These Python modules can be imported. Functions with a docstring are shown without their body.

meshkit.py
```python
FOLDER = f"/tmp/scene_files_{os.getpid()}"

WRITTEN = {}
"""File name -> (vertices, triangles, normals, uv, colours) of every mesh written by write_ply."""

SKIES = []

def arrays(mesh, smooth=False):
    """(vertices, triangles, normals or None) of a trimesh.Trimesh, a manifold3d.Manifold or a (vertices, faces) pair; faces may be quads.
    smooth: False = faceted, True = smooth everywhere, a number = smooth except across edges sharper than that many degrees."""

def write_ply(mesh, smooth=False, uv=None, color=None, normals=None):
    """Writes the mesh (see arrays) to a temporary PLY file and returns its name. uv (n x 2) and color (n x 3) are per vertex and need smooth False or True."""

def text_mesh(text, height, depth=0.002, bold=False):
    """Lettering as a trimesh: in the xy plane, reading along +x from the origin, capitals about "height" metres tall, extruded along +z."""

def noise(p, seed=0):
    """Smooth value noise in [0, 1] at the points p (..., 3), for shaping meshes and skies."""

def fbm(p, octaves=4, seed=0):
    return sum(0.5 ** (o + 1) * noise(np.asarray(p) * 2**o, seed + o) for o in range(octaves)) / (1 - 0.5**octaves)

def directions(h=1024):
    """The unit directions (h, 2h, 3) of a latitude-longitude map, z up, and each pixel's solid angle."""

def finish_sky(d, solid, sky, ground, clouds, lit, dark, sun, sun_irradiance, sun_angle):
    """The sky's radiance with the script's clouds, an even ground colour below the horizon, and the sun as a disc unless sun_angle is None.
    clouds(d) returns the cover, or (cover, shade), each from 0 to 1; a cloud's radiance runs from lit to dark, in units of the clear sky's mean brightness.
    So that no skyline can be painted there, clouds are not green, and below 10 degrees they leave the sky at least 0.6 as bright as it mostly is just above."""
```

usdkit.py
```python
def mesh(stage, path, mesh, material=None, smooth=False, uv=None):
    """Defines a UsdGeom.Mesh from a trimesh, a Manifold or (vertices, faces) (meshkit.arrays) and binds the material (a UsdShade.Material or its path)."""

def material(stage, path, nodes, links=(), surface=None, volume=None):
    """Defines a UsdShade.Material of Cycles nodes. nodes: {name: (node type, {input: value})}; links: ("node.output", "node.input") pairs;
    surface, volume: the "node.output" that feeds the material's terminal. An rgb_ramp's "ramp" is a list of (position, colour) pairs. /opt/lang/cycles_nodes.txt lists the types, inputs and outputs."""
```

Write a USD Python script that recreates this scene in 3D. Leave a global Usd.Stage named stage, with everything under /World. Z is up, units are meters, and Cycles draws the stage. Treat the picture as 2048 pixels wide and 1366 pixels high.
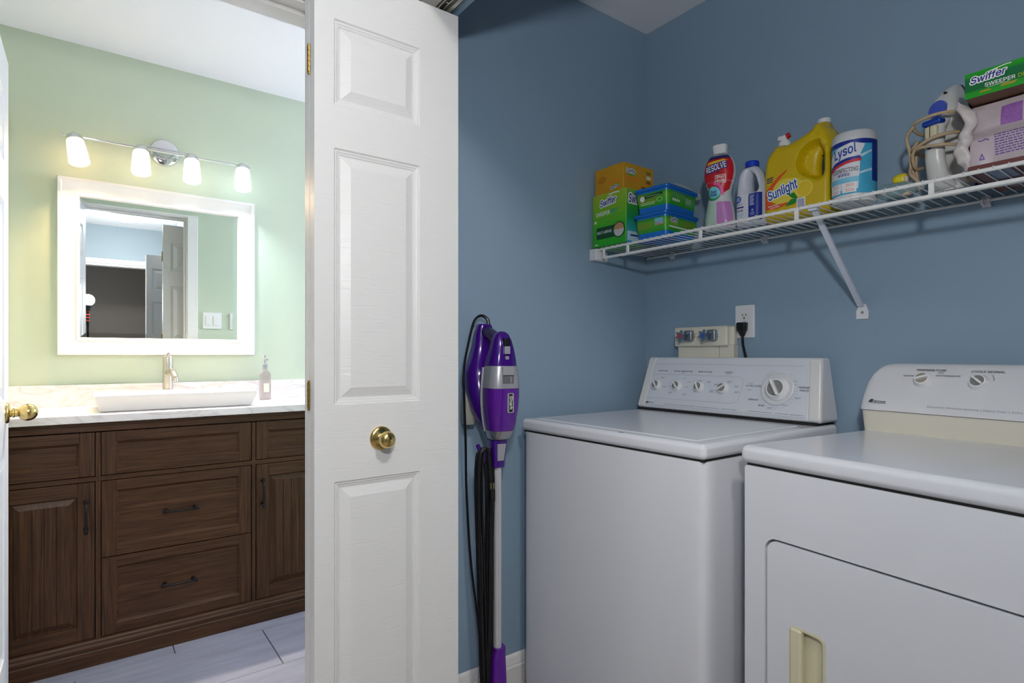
import math, random
import numpy as np
import trimesh, manifold3d, shapely
from shapely import affinity
from shapely.geometry import Polygon, Point, LineString, box as sbox
from shapely.ops import unary_union
from scipy.spatial import Delaunay
import meshkit, usdkit
from pxr import Usd, UsdGeom, UsdLux, UsdShade, Gf, Sdf

random.seed(7)
rng = np.random.default_rng(7)
stage = Usd.Stage.CreateInMemory()
UsdGeom.SetStageUpAxis(stage, UsdGeom.Tokens.z)
UsdGeom.SetStageMetersPerUnit(stage, 1.0)
UsdGeom.Xform.Define(stage, '/World')
UsdGeom.Scope.Define(stage, '/World/Looks')

# ---------------------------------------------------------------- camera, light, exposure
YAW = math.radians(53.5)
cam = UsdGeom.Camera.Define(stage, '/World/camera')
fx, fy = math.cos(YAW), math.sin(YAW)
cam.AddTransformOp().Set(Gf.Matrix4d(fy, -fx, 0, 0, 0, 0, 1, 0, -fx, -fy, 0, 0, 0, 0, 1.125, 1))
cam.CreateHorizontalApertureAttr(36.0)
cam.CreateVerticalApertureAttr(36.0 * 1366 / 2048)
cam.CreateFocalLengthAttr(36.0 * 1142.6 / 2048)
cam.CreateVerticalApertureOffsetAttr(36.0 * 26.7 / 2048)
cam.CreateClippingRangeAttr(Gf.Vec2f(0.02, 100))
cam.CreateExposureAttr(0.2)

FLASH = dict(at=(-0.01, -0.13, 1.60), r=0.05, strength=360, color=(0.98, 0.99, 1.0))   # photographer's lamp, seen in the mirror
CEIL = dict(at=(0.276, -0.285), strength=100, color=(1.0, 0.96, 0.91))               # hall ceiling light
BULB = dict(strength=1350, colors=((1.30, 0.84, 0.40), (1.0, 0.76, 0.46), (0.86, 0.84, 0.78), (0.78, 0.96, 1.05)))   # two warm and two cooler bulbs                                    # vanity bulbs
WINDOW = dict(strength=17.0, color=(0.72, 0.77, 1.0))                                  # daylit frosted bathroom window
dome = UsdLux.DomeLight.Define(stage, '/World/sky')
dome.CreateIntensityAttr(0.3)
dome.CreateColorAttr(Gf.Vec3f(0.8, 0.9, 1.0))

# ---------------------------------------------------------------- helpers
def lin(r, g, b):
    return tuple(((x / 255) / 12.92 if x / 255 <= 0.04045 else ((x / 255 + 0.055) / 1.055) ** 2.4) for x in (r, g, b))

MATS = {}
def mat(name, rgb, rough=0.5, metal=0.0, bump=None, noise=None, **kw):
    """Plain principled; rgb in 0..255 sRGB. bump=(scale, distance); noise=(scale, amount) varies the colour a little."""
    if name in MATS: return MATS[name]
    col = lin(*rgb)
    nodes = {'p': ('principled_bsdf', {'base_color': col, 'roughness': rough, 'metallic': metal, **kw})}
    links = []
    if bump or noise: nodes['g'] = ('texture_coordinate', {})
    if noise:
        nodes['nt'] = ('noise_texture', {'scale': noise[0], 'detail': 4.0})
        nodes['rm'] = ('rgb_ramp', {'ramp': [(0.25, tuple(c * (1 - noise[1]) for c in col)), (0.75, tuple(min(1, c * (1 + noise[1])) for c in col))]})
        links += [('g.object', 'nt.vector'), ('nt.fac', 'rm.fac'), ('rm.color', 'p.base_color')]
    if bump:
        nodes['nb'] = ('noise_texture', {'scale': bump[0], 'detail': 3.0})
        nodes['b'] = ('bump', {'strength': 1.0, 'distance': bump[1]})
        links += [('g.object', 'nb.vector'), ('nb.fac', 'b.height'), ('b.normal', 'p.normal')]
    MATS[name] = usdkit.material(stage, '/World/Looks/' + name, nodes, links, surface='p.BSDF')
    return MATS[name]

def emat(name, color, strength):
    if name not in MATS:
        MATS[name] = usdkit.material(stage, '/World/Looks/' + name, {'e': ('emission', {'color': color, 'strength': strength})}, [], surface='e.emission')
    return MATS[name]

COUNT = {}
def numbered(parent, name):
    k = (parent, name); n = COUNT.get(k, 0); COUNT[k] = n + 1
    return f'{parent}/{name}' if n == 0 else f'{parent}/{name}_{n:03d}'

def tag(path, label=None, cat=None, group=None, kind=None):
    p = stage.GetPrimAtPath(path)
    for k, v in (('label', label), ('category', cat), ('group', group), ('kind', kind)):
        if v: p.SetCustomDataByKey(k, v)

def thing(name, label, cat, loc=(0, 0, 0), rz=0.0, group=None, kind=None):
    path = numbered('/World', name)
    x = UsdGeom.Xform.Define(stage, path)
    x.AddTranslateOp().Set(Gf.Vec3d(*map(float, loc)))
    if rz: x.AddRotateZOp().Set(float(rz))
    tag(path, label, cat, group, kind)
    return path

def part(parent, name, mesh, material, smooth=35, label=None, kind=None):
    if isinstance(mesh, (list, tuple)) and len(mesh) and isinstance(mesh[0], trimesh.Trimesh): mesh = join(mesh)
    path = numbered(parent, name)
    usdkit.mesh(stage, path, mesh, material, smooth=smooth)
    tag(path, label=label, kind=kind)
    return path

def single(name, mesh, material, label, cat, group=None, kind=None, smooth=35):
    if isinstance(mesh, (list, tuple)) and len(mesh) and isinstance(mesh[0], trimesh.Trimesh): mesh = join(mesh)
    path = numbered('/World', name)
    usdkit.mesh(stage, path, mesh, material, smooth=smooth)
    tag(path, label, cat, group, kind)
    return path

def join(ms): return trimesh.util.concatenate(list(ms))
def T(m, *o):
    m = m.copy(); m.apply_translation(o); return m
def Rm(m, deg, axis, at=(0, 0, 0)):
    m = m.copy(); m.apply_transform(trimesh.transformations.rotation_matrix(math.radians(deg), axis, at)); return m

def hull(pts): return trimesh.convex.convex_hull(np.asarray(pts, float))
def bx(x0, x1, y0, y1, z0, z1, c=0.0):
    """Box between limits, edges chamfered by c."""
    if c <= 0: return trimesh.creation.box(bounds=[[x0, y0, z0], [x1, y1, z1]])
    c = min(c, (x1 - x0) / 2.01, (y1 - y0) / 2.01, (z1 - z0) / 2.01)
    P = []
    for x, sx in ((x0, 1), (x1, -1)):
        for y, sy in ((y0, 1), (y1, -1)):
            for z, sz in ((z0, 1), (z1, -1)):
                P += [(x, y + sy * c, z + sz * c), (x + sx * c, y, z + sz * c), (x + sx * c, y + sy * c, z)]
    return hull(P)
def rb(x0, x1, y0, y1, z0, z1, r, n=4):
    """Box with rounded edges."""
    r = min(r, (x1 - x0) / 2.01, (y1 - y0) / 2.01, (z1 - z0) / 2.01)
    s = trimesh.creation.uv_sphere(radius=r, count=[2 * n + 1, 4 * n]).vertices
    P = [s + np.array([x, y, z]) for x in (x0 + r, x1 - r) for y in (y0 + r, y1 - r) for z in (z0 + r, z1 - r)]
    return hull(np.vstack(P))
def rrect(x0, z0, x1, z1, r, n=6):
    return sbox(x0 + r, z0 + r, x1 - r, z1 - r).buffer(r, quad_segs=n) if r > 0 else sbox(x0, z0, x1, z1)
def ext(poly, d):
    """Extrude a 2D polygon by d along +z (xy plane)."""
    gs = getattr(poly, 'geoms', [poly])
    return join([trimesh.creation.extrude_polygon(g, d, engine='earcut') for g in gs if g.area > 1e-9])
def remap(m, f):
    m = m.copy(); v = np.asarray(m.vertices); m.vertices = np.asarray(f(v[:, 0], v[:, 1], v[:, 2])).T
    return m
def front(m, y=0.0):      # (u, v, w) -> a face that looks towards -y
    return remap(m, lambda u, v, w: (u, y - w, v))
def right(m, x=0.0):      # (u, v, w) -> a face that looks towards +x, u runs to the back
    return remap(m, lambda u, v, w: (x + w, u, v))
def top(m, z=0.0):
    return T(m, 0, 0, z)
def along(m, axis):       # an xy profile extruded along z laid along x or y: profile (a, b) -> (y, z) or (x, z)
    if axis == 'x': return remap(m, lambda a, b, w: (w, a, b))
    return fixn(remap(m, lambda a, b, w: (a, w, b)))
def fixn(m):
    m.invert() if m.is_watertight and m.volume < 0 else None
    return m
def lathe(prof, n=40):
    m = trimesh.creation.revolve(np.asarray(prof, float), sections=n)
    if m.volume < 0: m.invert()
    return m
def cyl(p, q, r, n=16):
    return trimesh.creation.cylinder(radius=r, segment=[p, q], sections=n)
def spline(pts, n=12):
    P = np.asarray(pts, float); out = []
    Q = np.vstack([2 * P[0] - P[1], P, 2 * P[-1] - P[-2]])
    for i in range(1, len(Q) - 2):
        a, b, c, d = Q[i - 1:i + 3]
        for t in np.linspace(0, 1, n, endpoint=False):
            out.append(0.5 * ((2 * b) + (c - a) * t + (2 * a - 5 * b + 4 * c - d) * t * t + (3 * b - a - 3 * c + d) * t ** 3))
    out.append(P[-1]); return np.array(out)
def tube(pts, r, n=8, flat=None):
    """Round tube along a path, r a number or one per point; flat=(axis vector, factor) squashes."""
    P = np.asarray(pts, float); r = np.broadcast_to(np.asarray(r, float), len(P))
    t = np.gradient(P, axis=0); t /= np.linalg.norm(t, axis=1, keepdims=True) + 1e-12
    up = np.array([0, 0, 1.0]) if abs(t[0][2]) < 0.9 else np.array([1.0, 0, 0])
    nrm = np.cross(t[0], up); nrm /= np.linalg.norm(nrm)
    rings = []
    for i in range(len(P)):
        nrm = nrm - t[i] * (nrm @ t[i]); nrm /= np.linalg.norm(nrm) + 1e-12
        b = np.cross(t[i], nrm); a = np.linspace(0, 2 * np.pi, n, endpoint=False)
        rings.append(P[i] + r[i] * (np.cos(a)[:, None] * nrm + np.sin(a)[:, None] * b))
    return loft(rings)
def loft(rings, cap=True):
    rings = [np.asarray(x, float) for x in rings]; n = len(rings[0]); V = np.vstack(rings); F = []
    for i in range(len(rings) - 1):
        for j in range(n):
            a, b, c, d = i * n + j, i * n + (j + 1) % n, (i + 1) * n + (j + 1) % n, (i + 1) * n + j
            F += [(a, b, c), (a, c, d)]
    if cap:
        V = np.vstack([V, rings[0].mean(0), rings[-1].mean(0)]); k = len(V)
        for j in range(n):
            F.append((k - 2, (j + 1) % n, j)); F.append((k - 1, (len(rings) - 1) * n + j, (len(rings) - 1) * n + (j + 1) % n))
    m = trimesh.Trimesh(V, F, process=False)
    if cap and m.volume < 0: m.invert()
    return m
def ring(cx, cy, z, hx, hy, p=2.0, n=28):
    """Super-ellipse ring at height z."""
    a = np.linspace(0, 2 * np.pi, n, endpoint=False); c, s = np.cos(a), np.sin(a)
    return np.stack([cx + hx * np.sign(c) * abs(c) ** (2 / p), cy + hy * np.sign(s) * abs(s) ** (2 / p), np.full(n, z)], 1)
def boxring(z, x0, x1, y0, y1, p=4.0, n=32): return ring((x0 + x1) / 2, (y0 + y1) / 2, z, (x1 - x0) / 2, (y1 - y0) / 2, p, n)

_tp = {}
def text_poly(s, h, bold=False, shear=0.0, width=None):
    k = (s, bold)
    if k not in _tp:
        m = meshkit.text_mesh(s, 1.0, 0.1, bold); f = m.faces[m.face_normals[:, 2] > 0.9]
        _tp[k] = unary_union([Polygon(m.vertices[t][:, :2]).buffer(1e-4) for t in f]).simplify(0.006)
    p = affinity.scale(_tp[k], h, h, origin=(0, 0))
    if shear: p = affinity.affine_transform(p, [1, shear, 0, 1, 0, 0])
    b = p.bounds
    p = affinity.translate(p, -b[0], 0)
    if width: p = affinity.scale(p, width / (b[2] - b[0]), 1, origin=(0, 0))
    return p
def at(p, x, y, rot=0.0, center=True):
    if center:
        b = p.bounds; p = affinity.translate(p, -(b[0] + b[2]) / 2, 0)
    if rot: p = affinity.rotate(p, rot, origin=(0, 0))
    return affinity.translate(p, x, y)
def sheet(poly, size=None):
    """Flat triangulated sheet in the xy plane, looking to +z."""
    ms = []
    for g in getattr(poly, 'geoms', [poly]):
        if g.geom_type != 'Polygon' or g.area < 1e-9: continue
        v, f = trimesh.creation.triangulate_polygon(g, engine='earcut')
        v = np.column_stack([v, np.zeros(len(v))])
        if size: v, f = trimesh.remesh.subdivide_to_size(v, f, size, max_iter=12)
        m = trimesh.Trimesh(v, f, process=False)
        if len(f) and m.face_normals[0][2] < 0: m.invert()
        ms.append(m)
    return join(ms)
def print_on(parent, name, poly, material, fn, layer=1, size=None, label=None, kind=None):
    kind = kind or ('stuff' if name in ('small_lettering', 'barcode_lines', 'dial_marks') else None)
    """Flat print: a sheet laid on a surface by fn(u, v, w), w being its small height above that surface."""
    m = sheet(poly, size)
    v = m.vertices
    m = trimesh.Trimesh(np.asarray(fn(v[:, 0], v[:, 1], np.full(len(v), 0.00035 * layer))).T, m.faces, process=False)
    return part(parent, name, m, material, smooth=True if size else False, label=label, kind=kind)
def F_front(y=0.0): return lambda u, v, w: (u, y - w, v)
def F_right(x=0.0): return lambda u, v, w: (x + w, u, v)
def F_cyl(r):        # wraps u around a vertical cylinder, centre of the print at local -y
    return lambda u, v, w: ((r + w) * np.sin(u / r), -(r + w) * np.cos(u / r), v)

class Pillow:
    """A solid with the outline poly (x, z) and half depth t, its edges rounded over the width r."""
    def __init__(s, poly, t, r, step=0.006, extra=()):
        s.poly, s.t, s.r = poly, t, r
        pts = list(extra)
        for d in (0, 0.04, 0.12, 0.25, 0.45, 0.7, 1.0):
            q = poly.buffer(-d * r) if d else poly
            for g in getattr(q, 'geoms', [q]):
                if g.is_empty: continue
                for l in [g.exterior, *g.interiors]:
                    n = max(8, int(l.length / step)); pts += [l.interpolate(i / n, normalized=True).coords[0] for i in range(n)]
        b = poly.bounds; gx, gy = np.meshgrid(np.arange(b[0], b[2], step * 1.6), np.arange(b[1], b[3], step * 1.6))
        inner = poly.buffer(-r * 1.02)
        P = np.c_[gx.ravel(), gy.ravel()]
        if not inner.is_empty: pts += list(map(tuple, P[shapely.contains_xy(inner, P[:, 0], P[:, 1])]))
        s.P = np.unique(np.round(np.array(pts), 5), axis=0)
        tri = Delaunay(s.P).simplices
        c = s.P[tri].mean(1); tri = tri[shapely.contains_xy(poly, c[:, 0], c[:, 1])]
        a = s.P[tri]; cr = np.cross(a[:, 1] - a[:, 0], a[:, 2] - a[:, 0]); tri[cr < 0] = tri[cr < 0][:, ::-1]
        h = s.h(s.P[:, 0], s.P[:, 1]); n = len(s.P); F = []
        V = np.vstack([np.c_[s.P[:, 0], -h, s.P[:, 1]], np.c_[s.P[:, 0], h, s.P[:, 1]]])
        s.mesh = trimesh.Trimesh(V, np.vstack([tri, tri[:, ::-1] + n]), process=False); s.mesh.merge_vertices()
    def h(s, u, v):
        d = shapely.distance(s.poly.boundary, shapely.points(np.asarray(u), np.asarray(v)))
        x = np.clip(d / s.r, 0, 1)
        return s.t * np.sqrt(np.maximum(0, 1 - (1 - x) ** 2))
    def fn(s): return lambda u, v, w: (u, -s.h(u, v) - w, v)

def frame_profile(x0, z0, x1, z1, prof):
    """Mitred frame: nested rectangles by inset with depth (towards +y). prof = [(inset, y)]. Returns the ring mesh."""
    V, Fc = [], []
    for d, y in prof: V += [(x0 + d, y, z0 + d), (x1 - d, y, z0 + d), (x1 - d, y, z1 - d), (x0 + d, y, z1 - d)]
    for i in range(len(prof) - 1):
        for j in range(4):
            a, b = i * 4 + j, i * 4 + (j + 1) % 4
            Fc += [(a, b, b + 4), (a, b + 4, a + 4)]
    return V, Fc
def relief(x0, z0, x1, z1, prof, centre=True, closed=False):
    V, Fc = frame_profile(x0, z0, x1, z1, prof); n = len(V)
    if centre: Fc += [(n - 4, n - 3, n - 2), (n - 4, n - 2, n - 1)]
    if closed:
        for j in range(4):
            a, b = n - 4 + j, n - 4 + (j + 1) % 4
            Fc += [(a, b, (j + 1) % 4), (a, (j + 1) % 4, j)]
    return trimesh.Trimesh(np.array(V, float), Fc, process=False)
def holed_face(x0, z0, x1, z1, holes, y):
    """A flat face looking to -y with rectangular holes."""
    xs = sorted({x0, x1, *[h[0] for h in holes], *[h[2] for h in holes]}); zs = sorted({z0, z1, *[h[1] for h in holes], *[h[3] for h in holes]})
    V, Fc = [], []
    for i in range(len(xs) - 1):
        for j in range(len(zs) - 1):
            cx, cz = (xs[i] + xs[i + 1]) / 2, (zs[j] + zs[j + 1]) / 2
            if any(h[0] < cx < h[2] and h[1] < cz < h[3] for h in holes): continue
            k = len(V); V += [(xs[i], y, zs[j]), (xs[i + 1], y, zs[j]), (xs[i + 1], y, zs[j + 1]), (xs[i], y, zs[j + 1])]
            Fc += [(k, k + 1, k + 2), (k, k + 2, k + 3)]
    return trimesh.Trimesh(np.array(V, float), Fc, process=False)

# ---------------------------------------------------------------- materials
M_ceiling = mat('ceiling_paint', (232, 232, 236), 0.9, bump=(220, 0.0006))
M_green = mat('green_wall_paint', (192, 203, 182), 0.7, bump=(260, 0.0003))
M_blue = mat('blue_wall_paint', (138, 162, 182), 0.55, bump=(260, 0.0003))
M_hall = mat('hall_wall_paint', (138, 152, 162), 0.7, bump=(260, 0.0003))
M_taupe = mat('taupe_wall_paint', (112, 104, 100), 0.7)
M_trim = mat('white_trim_paint', (228, 226, 224), 0.35)
M_grout = mat('grey_grout', (120, 118, 122), 0.9)
M_vinyl = mat('hall_vinyl', (150, 140, 132), 0.6)
M_brass = mat('polished_brass', (222, 196, 128), 0.16, 1.0)
M_brass_old = mat('aged_brass', (176, 142, 84), 0.3, 1.0)
M_chrome = mat('chrome', (225, 226, 230), 0.08, 1.0)
M_nickel = mat('brushed_nickel', (196, 188, 178), 0.3, 1.0)
M_bronze = mat('dark_bronze', (44, 38, 38), 0.35, 0.7)
M_mirror = mat('mirror_glass', (232, 238, 236), 0.0, 1.0)
M_ceramic = mat('white_ceramic', (236, 234, 232), 0.12)
M_white = mat('appliance_enamel', (214, 216, 222), 0.16)
M_panel = mat('washer_panel', (210, 214, 222), 0.25)
M_whiteplastic = mat('white_plastic', (226, 226, 228), 0.35)
M_cream = mat('cream_plastic', (218, 213, 196), 0.4)
M_almond = mat('almond_plastic', (214, 207, 176), 0.4)
M_grey = mat('grey_plastic', (140, 142, 148), 0.4)
M_greydark = mat('knob_grey', (128, 128, 126), 0.4)
M_line = mat('panel_line_grey', (165, 167, 172), 0.5)
M_ink = mat('black_ink', (58, 58, 64), 0.5)
M_inkgrey = mat('grey_ink', (138, 140, 148), 0.5)
M_black = mat('black_rubber', (14, 14, 17), 0.35)
M_dark = mat('dark_gap', (24, 22, 22), 0.8)
M_wire = mat('white_wire_coating', (228, 228, 226), 0.3)

def door_paint():
    # moulded wood-grain relief under white paint
    return usdkit.material(stage, '/World/Looks/door_paint', {
        'g': ('geometry', {}), 'm': ('mapping', {'scale': (14.0, 14.0, 190.0)}),
        'n': ('noise_texture', {'scale': 1.0, 'detail': 3.0, 'distortion': 0.6}),
        'r': ('rgb_ramp', {'ramp': [(0.56, (0, 0, 0)), (0.7, (1, 1, 1))]}),
        'b': ('bump', {'strength': 0.55, 'distance': 0.0004, 'invert': True}),
        'p': ('principled_bsdf', {'base_color': lin(222, 222, 221), 'roughness': 0.38})},
        [('g.position', 'm.vector'), ('m.vector', 'n.vector'), ('n.fac', 'r.fac'), ('r.color', 'b.height'), ('b.normal', 'p.normal')], surface='p.BSDF')
M_door = door_paint()

def oak(name, horizontal):
    s = (3.0, 90.0, 90.0) if horizontal else (90.0, 90.0, 3.0)
    s2 = (9.0, 420.0, 420.0) if horizontal else (420.0, 420.0, 9.0)
    return usdkit.material(stage, '/World/Looks/' + name, {
        'g': ('geometry', {}), 'oi': ('object_info', {}),
        'ov': ('vector_math', {'math_type': 'scale', 'scale': 7.0, 'vector1': (1.0, 0.7, 0.3)}),
        'cx': ('combine_xyz', {'y': 0.0}), 'mu': ('math', {'math_type': 'multiply', 'value2': 9.0}),
        'add': ('vector_math', {'math_type': 'add'}),
        'm1': ('mapping', {'scale': s}), 'm2': ('mapping', {'scale': s2}),
        'n1': ('noise_texture', {'scale': 1.0, 'detail': 5.0, 'roughness': 0.6, 'distortion': 1.2}),
        'n2': ('noise_texture', {'scale': 1.0, 'detail': 2.0}),
        'r1': ('rgb_ramp', {'ramp': [(0.3, lin(52, 31, 18)), (0.5, lin(70, 45, 27)), (0.72, lin(90, 60, 38))]}),
        'r2': ('rgb_ramp', {'ramp': [(0.36, (0.55, 0.52, 0.5)), (0.5, (1, 1, 1))]}),
        'mx': ('mix', {'mix_type': 'multiply', 'fac': 0.8}),
        'b': ('bump', {'strength': 0.4, 'distance': 0.0004}),
        'p': ('principled_bsdf', {'roughness': 0.42, 'specular_ior_level': 0.3})},
        [('oi.random', 'mu.value1'), ('mu.value', 'cx.x'), ('mu.value', 'cx.z'), ('g.position', 'add.vector1'), ('cx.vector' if False else 'cx.vector', 'add.vector2'),
         ('add.vector', 'm1.vector'), ('add.vector', 'm2.vector'), ('m1.vector', 'n1.vector'), ('m2.vector', 'n2.vector'),
         ('n1.fac', 'r1.fac'), ('n2.fac', 'r2.fac'), ('r1.color', 'mx.color1'), ('r2.color', 'mx.color2'), ('mx.color', 'p.base_color'), ('n2.fac', 'b.height'), ('b.normal', 'p.normal')], surface='p.BSDF')
M_oak_h, M_oak_v = oak('oak_grain_across', True), oak('oak_grain_upright', False)

M_marble = usdkit.material(stage, '/World/Looks/marble_laminate', {
    'g': ('geometry', {}), 'm': ('mapping', {'scale': (2.2, 6.0, 6.0), 'rotation': (0.0, 0.0, 0.3)}),
    'n': ('noise_texture', {'scale': 1.6, 'detail': 6.0, 'roughness': 0.62, 'distortion': 1.4}),
    'r': ('rgb_ramp', {'ramp': [(0.40, lin(233, 229, 228)), (0.46, lin(229, 225, 224)), (0.5, lin(213, 205, 204)), (0.54, lin(229, 225, 224)), (0.62, lin(236, 233, 232))]}),
    'p': ('principled_bsdf', {'roughness': 0.25})},
    [('g.position', 'm.vector'), ('m.vector', 'n.vector'), ('n.fac', 'r.fac'), ('r.color', 'p.base_color')], surface='p.BSDF')
M_tile = usdkit.material(stage, '/World/Looks/grey_floor_tile', {
    'g': ('geometry', {}), 'oi': ('object_info', {}), 'mu': ('math', {'math_type': 'multiply', 'value2': 11.0}), 'cx': ('combine_xyz', {}),
    'add': ('vector_math', {'math_type': 'add'}), 'm': ('mapping', {'scale': (3.0, 22.0, 8.0)}),
    'n': ('noise_texture', {'scale': 1.0, 'detail': 5.0, 'roughness': 0.6, 'distortion': 0.4}),
    'r': ('rgb_ramp', {'ramp': [(0.28, lin(138, 138, 150)), (0.52, lin(150, 150, 162)), (0.75, lin(160, 160, 172))]}),
    'p': ('principled_bsdf', {'roughness': 0.32})},
    [('oi.random', 'mu.value1'), ('mu.value', 'cx.x'), ('mu.value', 'cx.y'), ('g.position', 'add.vector1'), ('cx.vector', 'add.vector2'), ('add.vector', 'm.vector'),
     ('m.vector', 'n.vector'), ('n.fac', 'r.fac'), ('r.color', 'p.base_color')], surface='p.BSDF')

# ---------------------------------------------------------------- the shell
def struct(name, mesh, material, label, cat, smooth=False): return single(name, mesh, material, label, cat, kind='structure', smooth=smooth)
CX, CY = 1.838, 1.557          # closet corner
BW, BL, BR = 3.035, -0.34, 2.30   # bathroom back wall, left wall, right wall
HY = -1.07                     # hall wall behind the camera
DX0, DX1 = -0.215, 0.525       # bathroom doorway
HEAD = 2.045

floor = struct('floor', [bx(-2.6, 2.5, -3.4, 1.585, -0.06, 0.0), bx(BL - 0.1, 2.5, 1.585, 3.2, -0.06, -0.006)], M_grout, 'floor under the bathroom, hall and laundry closet', 'floor')
part(floor, 'hall_sheet', bx(-2.55, 0.81, -3.3, 1.585, 0.0, 0.002), M_vinyl, smooth=False)
part(floor, 'closet_sheet', bx(0.81, CX, -0.3, 1.55, 0.0, 0.002), M_vinyl, smooth=False)
for j in range(-3, 3):
    y0, y1 = 2.485 + 0.315 * (j - 0), 2.485 + 0.315 * (j + 1)
    y0, y1 = max(y0, 1.60), min(y1, BW - 0.002)
    if y1 - y0 < 0.02: continue
    off = {0: 0.26, -1: 0.569}.get(j, 0.26 + 0.309 * (j % 2))
    for i in range(-3, 5):
        x0, x1 = max(off + 0.61 * i, BL + 0.002), min(off + 0.61 * (i + 1), BR - 0.002)
        if x1 - x0 < 0.03: continue
        part(floor, 'tile', bx(x0 + 0.0018, x1 - 0.0018, y0 + 0.0014, y1 - 0.0014, -0.008, 0.0, 0.0012), M_tile, smooth=False)
struct('ceiling', bx(-2.6, 2.5, -3.4, 3.2, 2.44, 2.52), M_ceiling, 'flat white ceiling over the hall, bathroom and closet', 'ceiling')
struct('wall_back', bx(BL - 0.1, 2.5, BW, BW + 0.08, -0.06, 2.44), M_green, 'pale green bathroom wall behind the mirror', 'wall')
struct('wall_left', bx(BL - 0.1, BL, 1.645, BW, -0.06, 2.44), M_green, 'green bathroom wall behind the open white door', 'wall')
WY0, WY1, WZ0, WZ1 = 1.95, 2.75, 1.05, 2.05
struct('wall_right', [bx(BR, BR + 0.08, 1.645, WY0, -0.06, 2.44), bx(BR, BR + 0.08, WY1, BW, -0.06, 2.44), bx(BR, BR + 0.08, WY0, WY1, -0.06, WZ0), bx(BR, BR + 0.08, WY0, WY1, WZ1, 2.44)], M_green, 'green bathroom wall with the frosted window', 'wall')
struct('wall_inner', [bx(BL, DX0 - 0.02, 1.586, 1.645, 0, 2.44), bx(DX1 + 0.02, BR, 1.605, 1.645, 0, 2.44), bx(DX0 - 0.02, DX1 + 0.02, 1.586, 1.645, HEAD + 0.02, 2.44)], M_green, 'green bathroom wall around the doorway, seen in the mirror', 'wall')
struct('wall_hall', [bx(-2.6, DX0 - 0.02, 1.525, 1.585, 0, 2.44), bx(DX1 + 0.02, 0.70, 1.525, 1.585, 0, 2.44), bx(DX0 - 0.02, DX1 + 0.02, 1.525, 1.585, HEAD + 0.02, 2.44)], M_hall, 'pale blue hall wall with the bathroom doorway', 'wall')
struct('wall_closet_left', bx(0.81, CX, CY, 1.604, 0, 2.44), M_blue, 'blue closet wall behind the purple vacuum', 'wall')
struct('wall_closet_back', bx(CX, CX + 0.08, -0.36, 1.604, 0, 2.44), M_blue, 'blue closet wall behind the washer and dryer', 'wall')
struct('wall_closet_right', bx(0.81, CX, -0.40, -0.30, 0, 2.44), M_blue, 'blue closet wall beyond the dryer', 'wall')
struct('wall_closet_front', [bx(0.70, 0.752, 1.41, 1.525, 0, 2.44), bx(0.70, 0.752, -1.07, -0.18, 0, 2.44), bx(0.70, 0.752, -0.18, 1.41, 2.075, 2.44)], M_hall, 'pale blue hall wall over the closet opening', 'wall')
struct('wall_closet_inside', [bx(0.752, 0.81, 1.41, 1.557, 0, 2.44), bx(0.752, 0.81, -0.30, -0.18, 0, 2.44), bx(0.752, 0.81, -0.18, 1.41, 2.052, 2.44)], M_blue, 'blue inside face of the wall above the closet door track', 'wall')
OX0, OX1 = -0.75, 0.575   # dark opening in the hall wall behind the camera
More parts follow.
